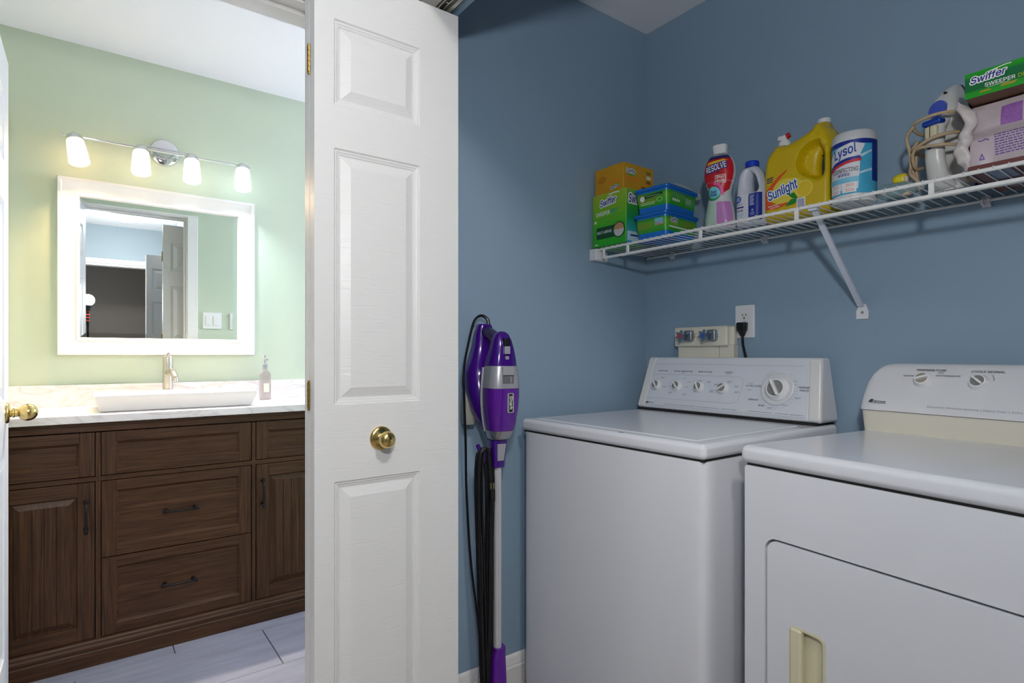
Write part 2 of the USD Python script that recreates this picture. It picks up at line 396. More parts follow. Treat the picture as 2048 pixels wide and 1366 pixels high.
struct('wall_hall_back', [bx(-2.6, OX0, HY - 0.1, HY, 0, 2.44), bx(OX1, 0.81, HY - 0.1, HY, 0, 2.44), bx(OX0, OX1, HY - 0.1, HY, 2.06, 2.44)], M_hall, 'pale blue hall wall behind the camera, seen in the mirror', 'wall')
struct('wall_hall_end', bx(-2.62, -2.52, -3.3, 1.6, 0, 2.44), M_hall, 'pale blue wall at the far end of the hall', 'wall')
struct('wall_room', [bx(-2.52, 2.4, -1.95, -1.85, 0, 2.44), bx(2.3, 2.4, -1.85, HY - 0.1, 0, 2.44)], M_taupe, 'taupe wall of the dim room behind the hall', 'wall')
struct('wall_room_front', [bx(0.81, 2.3, HY - 0.1, HY, 0, 2.44)], M_taupe, 'taupe wall beside the opening of the dim room', 'wall')

# casings, jambs and baseboards
def casing_bar(x0, x1, y, z0, z1, face, horizontal):
    """Stepped casing board on a wall parallel to x; face = -1 looks to -y."""
    if horizontal: return join([bx(x0, x1, *sorted((y, y + face * 0.012)), z0, z1, 0.002), bx(x0, x1, *sorted((y, y + face * 0.018)), z1 - 0.02, z1, 0.003)])
    return join([bx(x0, x1, *sorted((y, y + face * 0.012)), z0, z1, 0.002)])
CW = 0.062
t1 = thing('trim_1', 'white casing and jamb around the bathroom doorway', 'door casing', kind='structure')
part(t1, 'jamb', bx(DX0 - 0.02, DX0, 1.525, 1.645, 0, HEAD), M_trim, False); part(t1, 'jamb', bx(DX1, DX1 + 0.02, 1.525, 1.645, 0, HEAD), M_trim, False)
part(t1, 'head_jamb', bx(DX0 - 0.02, DX1 + 0.02, 1.525, 1.645, HEAD, HEAD + 0.02), M_trim, False)
part(t1, 'door_stop', [bx(DX0, DX1, 1.565, 1.602, HEAD - 0.011, HEAD, 0.002)], M_trim, False)
part(t1, 'door_stop', [bx(DX1 - 0.011, DX1, 1.565, 1.602, 0, HEAD - 0.011, 0.002)], M_trim, False)
for face, y in ((-1, 1.525), (1, 1.645)):
    part(t1, 'casing', casing_bar(DX0 - 0.006 - CW, DX0 - 0.006, y, 0, HEAD + 0.006, face, False), M_trim, False)
    part(t1, 'casing', casing_bar(DX1 + 0.006, DX1 + 0.006 + CW, y, 0, HEAD + 0.006, face, False), M_trim, False)
    part(t1, 'head_casing', casing_bar(DX0 - 0.006 - CW, DX1 + 0.006 + CW, y, HEAD + 0.006, HEAD + 0.006 + CW, face, True), M_trim, False)
t2 = thing('trim_2', 'white casing around the dim opening behind the camera', 'door casing', kind='structure')
for (a, b) in ((OX0 - CW, OX0), (OX1, OX1 + CW)): part(t2, 'casing', bx(a, b, HY, HY + 0.014, 0, 2.05, 0.003), M_trim, False)
part(t2, 'head_casing', bx(OX0 - CW, OX1 + CW, HY, HY + 0.016, 2.05, 2.05 + 0.05, 0.003), M_trim, False)
part(t2, 'jamb', [bx(OX0, OX0 + 0.02, HY - 0.1, HY, 0, 2.03), bx(OX1 - 0.02, OX1, HY - 0.1, HY, 0, 2.03), bx(OX0, OX1, HY - 0.1, HY, 2.03, 2.06)], M_trim, False)
t3 = thing('trim_3', 'white head trim of the closet opening with the folding door track', 'door track', kind='structure')
part(t3, 'head_trim', bx(0.69, 0.743, -0.18, 1.41, 2.052, 2.074, 0.002), M_trim, False)
part(t3, 'casing', bx(0.684, 0.70, 1.41, 1.475, 0, 2.10, 0.003), M_trim, False)
part(t3, 'head_casing', bx(0.684, 0.70, -0.245, 1.475, 2.052, 2.12, 0.003), M_trim, False)
M_track = mat('track_metal', (206, 204, 192), 0.35, 0.6)
part(t3, 'track', [bx(0.745, 0.747, -0.17, 1.40, 2.043, 2.058), bx(0.779, 0.781, -0.17, 1.40, 2.043, 2.058), bx(0.745, 0.781, -0.17, 1.40, 2.0515, 2.0535),
                   bx(0.745, 0.757, -0.17, 1.40, 2.043, 2.0445), bx(0.769, 0.781, -0.17, 1.40, 2.043, 2.0445)], M_track, False)
for k, yy in enumerate((1.325, 1.27, 1.17)):
    part(t3, 'track_slot', bx(0.7475, 0.754, yy - 0.025, yy + 0.025, 2.0425, 2.0435), M_dark, False)

def baseboard_profile():
    return [(0, 0), (-0.014, 0), (-0.014, 0.070), (-0.011, 0.076), (-0.011, 0.082), (-0.0075, 0.092), (-0.0065, 0.100), (-0.004, 0.106), (0, 0.110)]
def baseboard(name, x0, x1, y, label, flip=1):
    m = along(ext(Polygon([(a * flip, b) for a, b in baseboard_profile()]), x1 - x0), 'x')
    return struct(name, T(fixn(m), x0, y, 0.002), M_trim, label, 'baseboard', smooth=25)
baseboard('baseboard_closet', 0.81, CX, CY, 'white moulded baseboard along the blue wall under the vacuum')
baseboard('baseboard_hall', -2.5, DX0 - 0.07, 1.525, 'white moulded baseboard along the hall wall')

# window with a frosted, daylit pane
w1 = thing('window_1', 'white framed frosted bathroom window', 'window', kind='structure')
part(w1, 'window_frame', [bx(BR - 0.012, BR + 0.06, WY0, WY0 + 0.05, WZ0, WZ1, 0.003), bx(BR - 0.012, BR + 0.06, WY1 - 0.05, WY1, WZ0, WZ1, 0.003), bx(BR - 0.012, BR + 0.06, WY0 + 0.05, WY1 - 0.05, WZ0, WZ0 + 0.05, 0.003), bx(BR - 0.012, BR + 0.06, WY0 + 0.05, WY1 - 0.05, WZ1 - 0.05, WZ1, 0.003)], M_trim, False)
part(w1, 'pane', bx(BR + 0.02, BR + 0.03, WY0 + 0.05, WY1 - 0.05, WZ0 + 0.05, WZ1 - 0.05), emat('daylit_frosted_glass', WINDOW['color'], WINDOW['strength']), False)

# ---------------------------------------------------------------- doors
def panel_prof(k=1.0):
    return [(0, 0), (0.003, 0.0035), (0.006, 0.0038), (0.010, 0.0062), (0.0125, 0.0065), (0.0145, 0.0085), (0.018, 0.0085), (0.037, 0.0012), (0.040, 0.0)]
def leaf(parent, name, x0, x1, y0, y1, z0, z1, panels, both=True):
    """Door leaf between y0 (front) and y1 with moulded panels on both faces."""
    f = holed_face(x0, z0, x1, z1, panels, y0)
    b = holed_face(x0, z0, x1, z1, panels, 0); b = remap(b, lambda x, y, z: (x, y + y1, z)); b.invert()
    V = [(x0, y0, z0), (x1, y0, z0), (x1, y0, z1), (x0, y0, z1), (x0, y1, z0), (x1, y1, z0), (x1, y1, z1), (x0, y1, z1)]
    S = trimesh.Trimesh(V, [(0, 4, 5), (0, 5, 1), (1, 5, 6), (1, 6, 2), (2, 6, 7), (2, 7, 3), (3, 7, 4), (3, 4, 0)], process=False)
    lf = part(parent, name, [f, b, S], M_door, False)
    for p in panels:
        m = relief(*p, panel_prof()); m2 = remap(m, lambda x, y, z: (x, y1 - y, z)); m2.invert()
        part(lf, 'panel', [T(m, 0, y0, 0), m2], M_door, False)
    return lf
KNOB = [(0, 0), (0.029, 0), (0.029, 0.003), (0.026, 0.006), (0.020, 0.008), (0.012, 0.0095), (0.0095, 0.013), (0.0095, 0.022), (0.012, 0.026), (0.017, 0.030), (0.0205, 0.036), (0.0205, 0.041), (0.0175, 0.047), (0.013, 0.050), (0.009, 0.0515), (0.0085, 0.0535), (0.005, 0.055), (0, 0.0555)]
def knuckles(x, y, z0, z1, r=0.0052):
    n = 5; h = (z1 - z0) / n
    return join([T(trimesh.creation.cylinder(radius=r, height=h - 0.0012, sections=16), x, y, z0 + h * (i + 0.5)) for i in range(n)] +
                [T(trimesh.creation.cylinder(radius=r * 0.7, height=z1 - z0 + 0.008, sections=12), x, y, (z0 + z1) / 2)])
def bifold(name, label, loc, flip):
    t = thing(name, label, 'folding door', loc, kind='structure')
    s = -1 if flip else 1
    W, Z0, Z1 = 0.383, 0.014, 2.034
    pz = ((1.711, 1.912), (1.007, 1.610), (0.205, 0.827))
    pans = [(0.046, a, 0.269, b) for a, b in pz]
    for k, (a, b) in enumerate(((0.0, 0.033), (0.0375, 0.0705))):
        y0, y1 = (a, b) if s == 1 else (-b, -a)
        leaf(t, 'door_leaf', 0.0, W, y0, y1, Z0, Z1, pans)
    for z0, z1 in ((1.785, 1.847), (0.999, 1.061), (0.26, 0.322)):
        part(t, 'hinge', knuckles(-0.0015, s * 0.0352, z0, z1, 0.0046), M_brass_old, 40)
    kn = Rm(lathe(KNOB, 36), 90 if s == 1 else -90, (1, 0, 0))
    part(t, 'knob', T(kn, 0.162, 0, 0.921), M_brass, 50)
    part(t, 'pivot_pin', T(trimesh.creation.cylinder(radius=0.004, height=0.03, sections=12), W - 0.032, s * 0.052, 2.036), M_brass_old)
    return t
bifold('door_1', 'white folding door with three moulded panels and a brass knob, between bathroom and laundry', (0.414, 1.32, 0), False)
bifold('door_3', 'second white folding door, seen only in the mirror', (0.414, -0.095, 0), True)

# bathroom door, opened flat into the bathroom
d2 = thing('door_2', 'white panelled bathroom door standing open at the left edge', 'door', (-0.203, 1.645, 0), 90, kind='structure')
# local x runs along +Y, local -y looks to +X
dw = 0.725
pans = []
for a, b in ((1.70, 1.91), (0.99, 1.58), (0.22, 0.83)): pans += [(0.11, a, 0.335, b), (0.39, a, 0.615, b)]
leaf(d2, 'door_leaf', 0.0, dw, 0.0, 0.035, 0.012, 2.032, pans)
BALL = [(0, 0), (0.031, 0), (0.031, 0.004), (0.027, 0.008), (0.013, 0.010), (0.011, 0.014), (0.0145, 0.016), (0.0145, 0.019), (0.0115, 0.021), (0.0115, 0.028), (0.015, 0.030), (0.019, 0.033)] + [(0.026 * math.cos(a), 0.052 + 0.024 * math.sin(a)) for a in np.linspace(-0.72, math.pi / 2, 14)]
kn = lathe(BALL, 36)
part(d2, 'knob', T(Rm(kn, 90, (1, 0, 0)), dw - 0.065, 0, 0.948), M_brass, 50)
part(d2, 'knob', T(Rm(kn, -90, (1, 0, 0)), dw - 0.065, 0.035, 0.948), M_brass, 50)
for z in (0.25, 1.0, 1.8): part(d2, 'hinge', knuckles(-0.004, 0.002, z - 0.045, z + 0.045), M_brass_old, 40)

# ---------------------------------------------------------------- vanity
v = thing('vanity_cabinet', 'dark brown oak vanity cabinet with black pulls, under the white countertop', 'cabinet', (0, 2.575, 0))
VX0, VX1, VD = -0.298, 0.882, 0.44
part(v, 'carcass', [bx(VX0, VX1, 0.024, VD, 0.06, 0.879)], mat('cabinet_dark_inside', (30, 20, 15), 0.7), False)
part(v, 'side_panel', bx(VX0 - 0.004, VX0, 0.0, VD, 0.0, 0.879), M_oak_v, False)
part(v, 'side_panel', bx(VX1, VX1 + 0.004, 0.0, VD, 0.0, 0.879), M_oak_v, False)
for a, b in ((VX0, VX0 + 0.026), (VX1 - 0.026, VX1)): part(v, 'face_stile', bx(a, b, 0, 0.022, 0.091, 0.842, 0.001), M_oak_v, False)
for a, b in ((0.0185, 0.0335), (0.548, 0.563)): part(v, 'face_stile', bx(a, b, 0, 0.022, 0.091, 0.842, 0.001), M_oak_v, False)
part(v, 'face_rail', bx(VX0, VX1, -0.001, 0.022, 0.846, 0.879, 0.001), M_oak_h, False)
part(v, 'face_rail', bx(VX0, VX1, -0.004, 0.004, 0.866, 0.879, 0.002), M_oak_h, False)
part(v, 'face_rail', bx(VX0, VX1, -0.0008, 0.022, 0.6645, 0.6815, 0.0006), M_oak_h, False)
bp = Polygon([(0.03, 0.0), (-0.017, 0.0), (-0.017, 0.050), (-0.0145, 0.0535), (-0.0145, 0.058), (-0.0165, 0.062), (-0.0165, 0.070), (-0.012, 0.076), (-0.011, 0.083), (-0.007, 0.089), (0.0, 0.0915), (0.03, 0.0915)])
part(v, 'base_moulding', T(fixn(along(ext(bp, VX1 - VX0 + 0.02), 'x')), VX0 - 0.01, 0, 0.001), M_oak_h, 25)
def pull(cx, z, upright):
    """Dark bow pull about 0.108 long."""
    L = 0.054
    m = [tube(spline([(-L + 0.010, -0.024, 0), (-L / 2, -0.029, 0), (0, -0.031, 0), (L / 2, -0.029, 0), (L - 0.010, -0.024, 0)], 5), 0.0042, 8)]
    for s in (-1, 1):
        m += [bx(s * L - 0.0085, s * L + 0.0085, -0.030, -0.019, -0.006, 0.006, 0.002), T(Rm(lathe([(0, 0), (0.008, 0), (0.006, 0.004), (0.0045, 0.022), (0, 0.022)], 14), 90, (1, 0, 0)), s * (L - 0.006), 0, 0)]
    m = join(m)
    if upright: m = Rm(m, 90, (0, 1, 0))
    return T(m, cx, 0.0, z)
def shaker(kind, x0, x1, z0, z1, fw, handle=None, bead=False):
    """A drawer or door front: panel mesh with stiles, rails and pull below it."""
    hz = kind == 'drawer'
    a0, a1, c0, c1 = x0 + fw, x1 - fw, z0 + fw * (0.85 if hz else 1), z1 - fw * (0.85 if hz else 1)
    if not bead:
        root = part(v, kind, [bx(a0 - 0.006, a1 + 0.006, 0.009, 0.018, c0 - 0.006, c1 + 0.006), relief(a0, c0, a1, c1, [(0, 0.0005), (0.004, 0.0035), (0.009, 0.0088)])], M_oak_h, False)
    else:
        root = part(v, kind, [bx(a0 - 0.006, a1 + 0.006, 0.012, 0.018, c0 - 0.006, c1 + 0.006), relief(a0, c0, a1, c1, [(0, 0.0005), (0.003, 0.009), (0.006, 0.0095), (0.026, 0.001)], centre=False)], M_oak_v, False)
        n = 4; b0, b1 = a0 + 0.026, a1 - 0.026; w = (b1 - b0) / n
        for i in range(n): part(root, 'plank', bx(b0 + w * i, b0 + w * (i + 1), -0.0002, 0.011, c0 + 0.024, c1 - 0.024, 0.0016), M_oak_v, False)
    part(root, 'stile', bx(x0, a0, 0, 0.018, z0, z1, 0.001), M_oak_v, False); part(root, 'stile', bx(a1, x1, 0, 0.018, z0, z1, 0.001), M_oak_v, False)
    part(root, 'rail', bx(a0, a1, 0, 0.018, z0, c0, 0.001), M_oak_h, False); part(root, 'rail', bx(a0, a1, 0, 0.018, c1, z1, 0.001), M_oak_h, False)
    if handle: part(root, 'pull', pull(handle[0], handle[1], kind == 'door'), M_bronze, 45, label='dark bronze bow pull')
shaker('drawer', VX0 + 0.029, 0.0155, 0.684, 0.8425, 0.044)
shaker('drawer', 0.0365, 0.545, 0.684, 0.8425, 0.044)
shaker('drawer', 0.566, VX1 - 0.029, 0.684, 0.8425, 0.044)
shaker('drawer', 0.0365, 0.545, 0.3815, 0.662, 0.044, (0.288, 0.522))
shaker('drawer', 0.0365, 0.545, 0.0945, 0.3785, 0.044, (0.283, 0.240))
shaker('door', VX0 + 0.029, 0.0155, 0.0945, 0.662, 0.050, (-0.0095, 0.544), True)
shaker('door', 0.566, VX1 - 0.029, 0.0945, 0.662, 0.050, (0.590, 0.545), True)

ct = thing('countertop', 'white marble-look countertop with low backsplash on the dark vanity', 'countertop', (0, 0, 0))
part(ct, 'slab', rb(-0.325, 0.91, 2.545, 3.033, 0.880, 0.9095, 0.004, 3), M_marble, 30)
part(ct, 'backsplash', rb(-0.325, 0.91, 3.014, 3.034, 0.909, 0.999, 0.003, 3), M_marble, 30)

s = thing('vessel_sink', 'white rectangular vessel sink with tapered sides on the marble-look countertop', 'sink', (0.2955, 2.765, 0.9105))
def sinkring(z, hx, y0, y1, r=0.006): return np.array([(x, y, z) for x, y in list(rrect(-hx, y0, hx, y1, r, 4).exterior.coords)[:-1]])
part(s, 'basin', loft([sinkring(0, 0.262, -0.135, 0.15), sinkring(0.003, 0.2655, -0.138, 0.153), sinkring(0.0575, 0.2845, -0.166, 0.172), sinkring(0.061, 0.2835, -0.165, 0.171),
     sinkring(0.0612, 0.277, -0.158, 0.165), sinkring(0.058, 0.274, -0.155, 0.162), sinkring(0.016, 0.245, -0.13, 0.138), sinkring(0.012, 0.20, -0.09, 0.10)]), M_ceramic, 40)
part(s, 'drain', T(lathe([(0, 0), (0.022, 0), (0.022, 0.002), (0.016, 0.004), (0, 0.004)], 24), 0, 0, 0.012), M_chrome)

f = thing('faucet', 'tall brushed nickel single-lever faucet behind the white sink', 'faucet', (0.283, 2.977, 0.9095))
part(f, 'body', lathe([(0, 0), (0.024, 0), (0.024, 0.005), (0.0195, 0.008), (0.0195, 0.168), (0, 0.168)], 32), M_nickel)
part(f, 'cap', T(lathe([(0, 0), (0.0195, 0), (0.0195, 0.034), (0.017, 0.039), (0.010, 0.042), (0, 0.042)], 32), 0, 0, 0.1695), M_nickel)
part(f, 'lever', [T(lathe([(0, 0), (0.005, 0), (0.0045, 0.012), (0, 0.014)], 14), 0, 0, 0.21), tube([(0, 0, 0.218), (0, -0.02, 0.221), (0, -0.045, 0.222)], 0.004, 8)], M_nickel)
sp = spline([(0, -0.012, 0.135), (0.006, -0.05, 0.142), (0.012, -0.09, 0.136), (0.016, -0.115, 0.118), (0.017, -0.12, 0.10)], 6)
part(f, 'spout', tube(sp, np.linspace(0.013, 0.0125, len(sp)), 14), M_nickel)

b = thing('soap_bottle', 'clear pump soap bottle with a pale label and grey pump on the countertop', 'soap bottle', (0.682, 2.925, 0.9105), 6)
M_soap = mat('pale_soap_plastic', (205, 196, 196), 0.1, transmission_weight=0.75, ior=1.33)
part(b, 'bottle', loft([boxring(0.0, -0.021, 0.021, -0.016, 0.016), boxring(0.002, -0.0245, 0.0245, -0.019, 0.019), boxring(0.118, -0.0245, 0.0245, -0.019, 0.019), boxring(0.13, -0.021, 0.021, -0.0165, 0.0165), boxring(0.138, -0.012, 0.012, -0.012, 0.012, 2.3), boxring(0.146, -0.0105, 0.0105, -0.0105, 0.0105, 2)]), M_soap)
part(b, 'label', front(ext(rrect(-0.013, 0.036, 0.013, 0.078, 0.001), 0.0006), -0.0192), mat('soap_label', (222, 214, 196), 0.5), False)
part(b, 'pump', [T(lathe([(0, 0), (0.012, 0), (0.012, 0.022), (0.0085, 0.025), (0.005, 0.026), (0.0045, 0.04), (0, 0.04)], 20), 0, 0, 0.1465), T(rb(-0.0055, 0.0055, -0.03, 0.008, 0, 0.012, 0.004, 3), 0, 0, 0.187), cyl((0, 0, 0.196), (0, 0, 0.212), 0.004, 12)], mat('grey_pump', (150, 152, 160), 0.35))

# ---------------------------------------------------------------- mirror and lamp
m = thing('wall_mirror', 'white framed rectangular mirror hung on the green wall over the sink', 'mirror', (0, 3.034, 0))
mx0, mx1, mz0, mz1 = -0.107, 0.652, 1.124, 1.866
part(m, 'frame', relief(mx0, mz0, mx1, mz1, [(0, 0), (0, -0.030), (0.002, -0.034), (0.012, -0.034), (0.016, -0.029), (0.022, -0.0275), (0.050, -0.0225), (0.060, -0.021), (0.064, -0.024), (0.070, -0.024), (0.0745, -0.017), (0.0745, 0)], centre=False), M_trim, 20)
g0, g1, h0, h1 = mx0 + 0.073, mx1 - 0.073, mz0 + 0.073, mz1 - 0.073
part(m, 'glass', relief(g0, h0, g1, h1, [(0.0, -0.0125), (0.022, -0.0140)]), M_mirror, False)
part(m, 'backing', bx(g0, g1, -0.008, -0.001, h0, h1), M_dark, False)

l = thing('vanity_light', 'chrome bar light with four frosted glass shades over the mirror', 'wall lamp', (0.275, 3.034, 2.02))
part(l, 'backplate', T(Rm(lathe([(0, 0), (0.060, 0), (0.060, 0.006), (0.056, 0.014), (0.045, 0.019), (0.02, 0.021), (0, 0.021)], 48), 90, (1, 0, 0)), 0, 0, 0.022), M_chrome)
for q in (-0.03, 0.03): part(l, 'arm', cyl((q, -0.02, 0.012), (q, -0.094, 0.0), 0.005), M_chrome)
part(l, 'bar', [cyl((-0.367, -0.094, 0), (0.343, -0.094, 0), 0.0045, 14), cyl((-0.08, -0.094, 0.0115), (0.11, -0.094, 0.0115), 0.0035, 12)], M_chrome)
M_shade = usdkit.material(stage, '/World/Looks/frosted_shade_glass', {
    'd': ('translucent_bsdf', {'color': (0.42, 0.41, 0.40)}), 'r': ('principled_bsdf', {'base_color': (0.9, 0.9, 0.9), 'roughness': 0.25}), 'x': ('mix_closure', {'fac': 0.3}), 't': ('transparent_bsdf', {}), 'y': ('mix_closure', {'fac': 0.03})},
    [('d.BSDF', 'x.closure1'), ('r.BSDF', 'x.closure2'), ('x.closure', 'y.closure1'), ('t.BSDF', 'y.closure2')], surface='y.closure')
for nb_, (sx, tx) in enumerate(((-0.325, -9), (-0.095, 1), (0.097, 1), (0.310, 3))):
    def put(mesh): return T(Rm(Rm(mesh, -18, (1, 0, 0)), -tx * -1, (0, 1, 0)), sx, -0.094, 0)
    hold = part(l, 'shade_holder', put(join([T(lathe([(0, 0.012), (0.010, 0.012), (0.014, 0.006), (0.026, -0.004), (0.029, -0.024), (0.026, -0.024), (0.0, -0.01)], 28), 0, 0, 0), Rm(T(trimesh.creation.cylinder(radius=0.008, height=0.018, sections=14), 0, 0, 0), 90, (0, 1, 0))])), M_chrome, 45)
    prof = [(0.0265, -0.020), (0.030, -0.026), (0.0325, -0.060), (0.0365, -0.122), (0.0345, -0.122), (0.0305, -0.060), (0.028, -0.026), (0.0245, -0.020)]
    part(l, 'shade', put(trimesh.creation.revolve(np.array(prof + prof[:1])[::-1], sections=36)), M_shade, 45)
    bulb = [(0, -0.104)] + [(0.021 * math.cos(a), -0.083 + 0.021 * math.sin(a)) for a in np.linspace(-1.5, 0.6, 10)] + [(0.012, -0.05), (0.011, -0.026), (0, -0.026)]
    part(l, 'bulb', put(lathe(bulb, 24)), emat(f'lit_bulb_{nb_}', BULB['colors'][nb_], BULB['strength']), True)

# ---------------------------------------------------------------- hall lamp, photographer's lamp, switches
c = thing('ceiling_light', 'white round flush ceiling light in the hall, seen in the mirror', 'ceiling light', (CEIL['at'][0], CEIL['at'][1], 2.44))
part(c, 'base', T(lathe([(0, -0.02), (0.14, -0.02), (0.145, -0.012), (0.145, 0), (0, 0)], 48), 0, 0, 0), M_trim)
part(c, 'globe', lathe([(0, -0.095)] + [(0.13 * math.sin(a), -0.02 - 0.075 * math.cos(a)) for a in np.linspace(0.08, 1.5, 12)] + [(0, -0.021)], 40), emat('ceiling_globe', CEIL['color'], CEIL['strength']), True)
p = thing('flash_lamp', 'round photographic lamp glowing on a thin black stand, seen in the mirror', 'flash lamp', (FLASH['at'][0], FLASH['at'][1], 0))
fz = FLASH['at'][2]
part(p, 'diffuser', T(trimesh.creation.icosphere(3, FLASH['r']), 0, 0, fz), emat('flash_glow', FLASH['color'], FLASH['strength']), True)
part(p, 'lamp_base', T(lathe([(0, 0), (0.02, 0), (0.022, 0.02), (0.03, 0.045), (0, 0.045)], 24), 0, 0, fz - 0.09), M_black)
M_red = mat('red_grip', (190, 70, 60), 0.5)
part(p, 'grip', [T(trimesh.creation.cylinder(radius=0.014, height=0.012, sections=20), 0, 0, fz - 0.10 - 0.026 * k) for k in range(4)], M_red)
part(p, 'stand', [cyl((0, 0, fz - 0.09), (0, 0, fz - 0.22), 0.010), cyl((0, 0, fz - 0.22), (0, -0.15, fz - 0.3), 0.008), cyl((0, -0.15, 0.35), (0, -0.15, fz - 0.3), 0.009)] + [cyl((0, -0.15, 0.36), (0.28 * math.cos(a), -0.15 + 0.28 * math.sin(a), 0.010), 0.008) for a in (-0.4, 1.7, 3.8)], M_black)
def plate(name, label, loc, rz, w, h, group=None):
    t = thing(name, label, 'wall plate' if 'outlet' in name else 'light switch', loc, rz, group)
    part(t, 'plate', rb(-w / 2, w / 2, -0.006, 0.004, -h / 2, h / 2, 0.003, 3), M_whiteplastic, 30)
    return t
for nm, lb, x, w, n in (('light_switch', 'white double rocker switch by the doorway, seen in the mirror', 0.680, 0.116, 2), ('light_switch', 'white single switch at the right edge of the mirror reflection', 0.826, 0.070, 1)):
    t = plate(nm, lb, (x, 1.6495, 1.36), 180, w, 0.114)
    for k in range(n): part(t, 'rocker', rb((k - (n - 1) / 2) * 0.046 - 0.0165, (k - (n - 1) / 2) * 0.046 + 0.0165, -0.010, -0.005, -0.033, 0.033, 0.003, 3), M_trim, 30)
t = plate('light_switch', 'lower white double switch by the doorway, at the bottom edge of the mirror reflection', (0.680, 1.6495, 1.145), 180, 0.116, 0.114)
for k in range(2): part(t, 'rocker', rb((k - 0.5) * 0.046 - 0.0165, (k - 0.5) * 0.046 + 0.0165, -0.010, -0.005, -0.033, 0.033, 0.003, 3), M_trim, 30)

# ---------------------------------------------------------------- washing machine
# local frame of everything in the closet: -y is the front (towards the hall), +x to the right
w = thing('washing_machine', 'white top-loading washing machine with a sloped dial console, beside the blue wall', 'washing machine', (1.142, 1.1425, 0.002), -90)
part(w, 'cabinet', loft([boxring(0.0, -0.338, 0.338, 0.012, 0.655, 26, 64), boxring(0.06, -0.3455, 0.3455, 0.0, 0.66, 26, 64), boxring(0.873, -0.3455, 0.3455, 0.0, 0.66, 26, 64)]), M_white, 40)
part(w, 'seam', bx(-0.341, 0.341, 0.005, 0.655, 0.872, 0.8765), M_dark, False)
part(w, 'top_deck', rb(-0.3475, 0.3475, -0.003, 0.664, 0.8765, 0.9145, 0.014, 5), M_white, 40)
ld = part(w, 'lid', rb(-0.305, 0.305, 0.030, 0.515, 0.905, 0.9175, 0.007, 4), M_white, 40)
part(ld, 'lid_groove', remap(ext(rrect(-0.308, 0.027, 0.308, 0.518, 0.012).difference(rrect(-0.3055, 0.0295, 0.3055, 0.5155, 0.011)), 0.0012), lambda x, y, z: (x, y, z + 0.9138)), M_line, False)
part(w, 'chip_mark', top(ext(Polygon([(0, 0), (0.004, 0.001), (0.012, 0.0005), (0.016, 0.002), (0.012, 0.0035), (0.007, 0.002), (0.004, 0.004)]), 0.0008), 0.9140).apply_translation([0.075, 0.006, 0]), M_ink, False)
CK, CZ, CYB = 0.33, 0.92, 0.558
def con(u, v, w_=0.0): return (u, CYB + (v - CZ) * CK - w_ * 0.95, v + w_ * 0.314)
sph = trimesh.creation.uv_sphere(radius=0.009, count=[7, 14]).vertices
P = []
for (x, z) in ((-0.336, CZ + 0.011), (0.336, CZ + 0.011), (-0.326, 1.105), (0.313, 1.105)):
    P += [sph + np.array([x, CYB + (z - CZ) * CK + 0.009, z]), sph + np.array([x, 0.662, z])]
part(w, 'console', hull(np.vstack(P)), M_white, 40)
part(w, 'console_gap', bx(-0.333, 0.333, CYB + 0.003, 0.66, 0.9140, 0.922), M_dark, False)
for sgn, xb, xt in ((-1, -0.336, -0.326), (1, 0.336, 0.313)):
    Q = []
    for x, z in ((xb, CZ + 0.013), (xb - sgn * 0.022, CZ + 0.013), (xt, 1.104), (xt - sgn * 0.022, 1.104)):
        Q += [sph * 0.9 + np.array([x, CYB + (z - CZ) * CK + 0.0055, z]), sph * 0.9 + np.array([x, 0.655, z])]
    part(w, 'end_cap', hull(np.vstack(Q)), mat('end_cap_plastic', (216, 216, 214), 0.25), 40)
fasc = Polygon([(-0.309, 0.932), (0.302, 0.932), (0.283, 1.098), (-0.300, 1.098)])
part(w, 'fascia', trimesh.convex.convex_hull(np.array([con(x, z, h) for x, z in list(fasc.exterior.coords)[:-1] for h in (-0.004, 0.0016)])), M_panel, False)
CF = lambda u, v, w_: con(u, v, w_ + 0.0016)
def cprint(name, poly, m=M_ink, layer=1): return print_on(w, name, poly, m, CF, layer)
frame = Polygon([(-0.295, 1.057), (0.055, 1.057), (0.078, 1.050), (0.0815, 1.035), (0.074, 0.974), (0.062, 0.963), (0.04, 0.960), (-0.305, 0.960)])
cprint('panel_line', unary_union([LineString([(-0.295, 1.049), (0.060, 1.049), (0.077, 1.044), (0.0815, 1.034), (0.074, 0.976), (0.064, 0.9645), (0.045, 0.961), (-0.307, 0.961)]).buffer(0.0005),
           LineString([(-0.302, 0.952), (-0.302, 0.935), (0.297, 0.935)]).buffer(0.0005), LineString([(-0.29, 1.084), (-0.285, 1.088), (0.27, 1.088)]).buffer(0.0005)]), M_line)
for s_, x, z, h, wd in (('WATER LEVEL', -0.254, 1.060, 0.0046, 0.044), ('WATER TEMPERATURE', -0.163, 1.060, 0.0046, 0.080), ('RINSE OPTIONS', -0.071, 1.060, 0.0046, 0.056), ('SPEEDS', 0.0215, 1.060, 0.0050, 0.028),
                         ('ULTRA CLEAN', 0.119, 1.019, 0.0056, 0.051), ('PREWASH', 0.127, 0.976, 0.0052, 0.034), ('SOAK', 0.157, 0.9595, 0.0054, 0.020), ('PERMANENT', 0.2855, 1.021, 0.0052, 0.040), ('PRESS II', 0.2835, 1.012, 0.0052, 0.026)):
    cprint('lettering', at(text_poly(s_, h, True, width=wd), x, z))
small = []
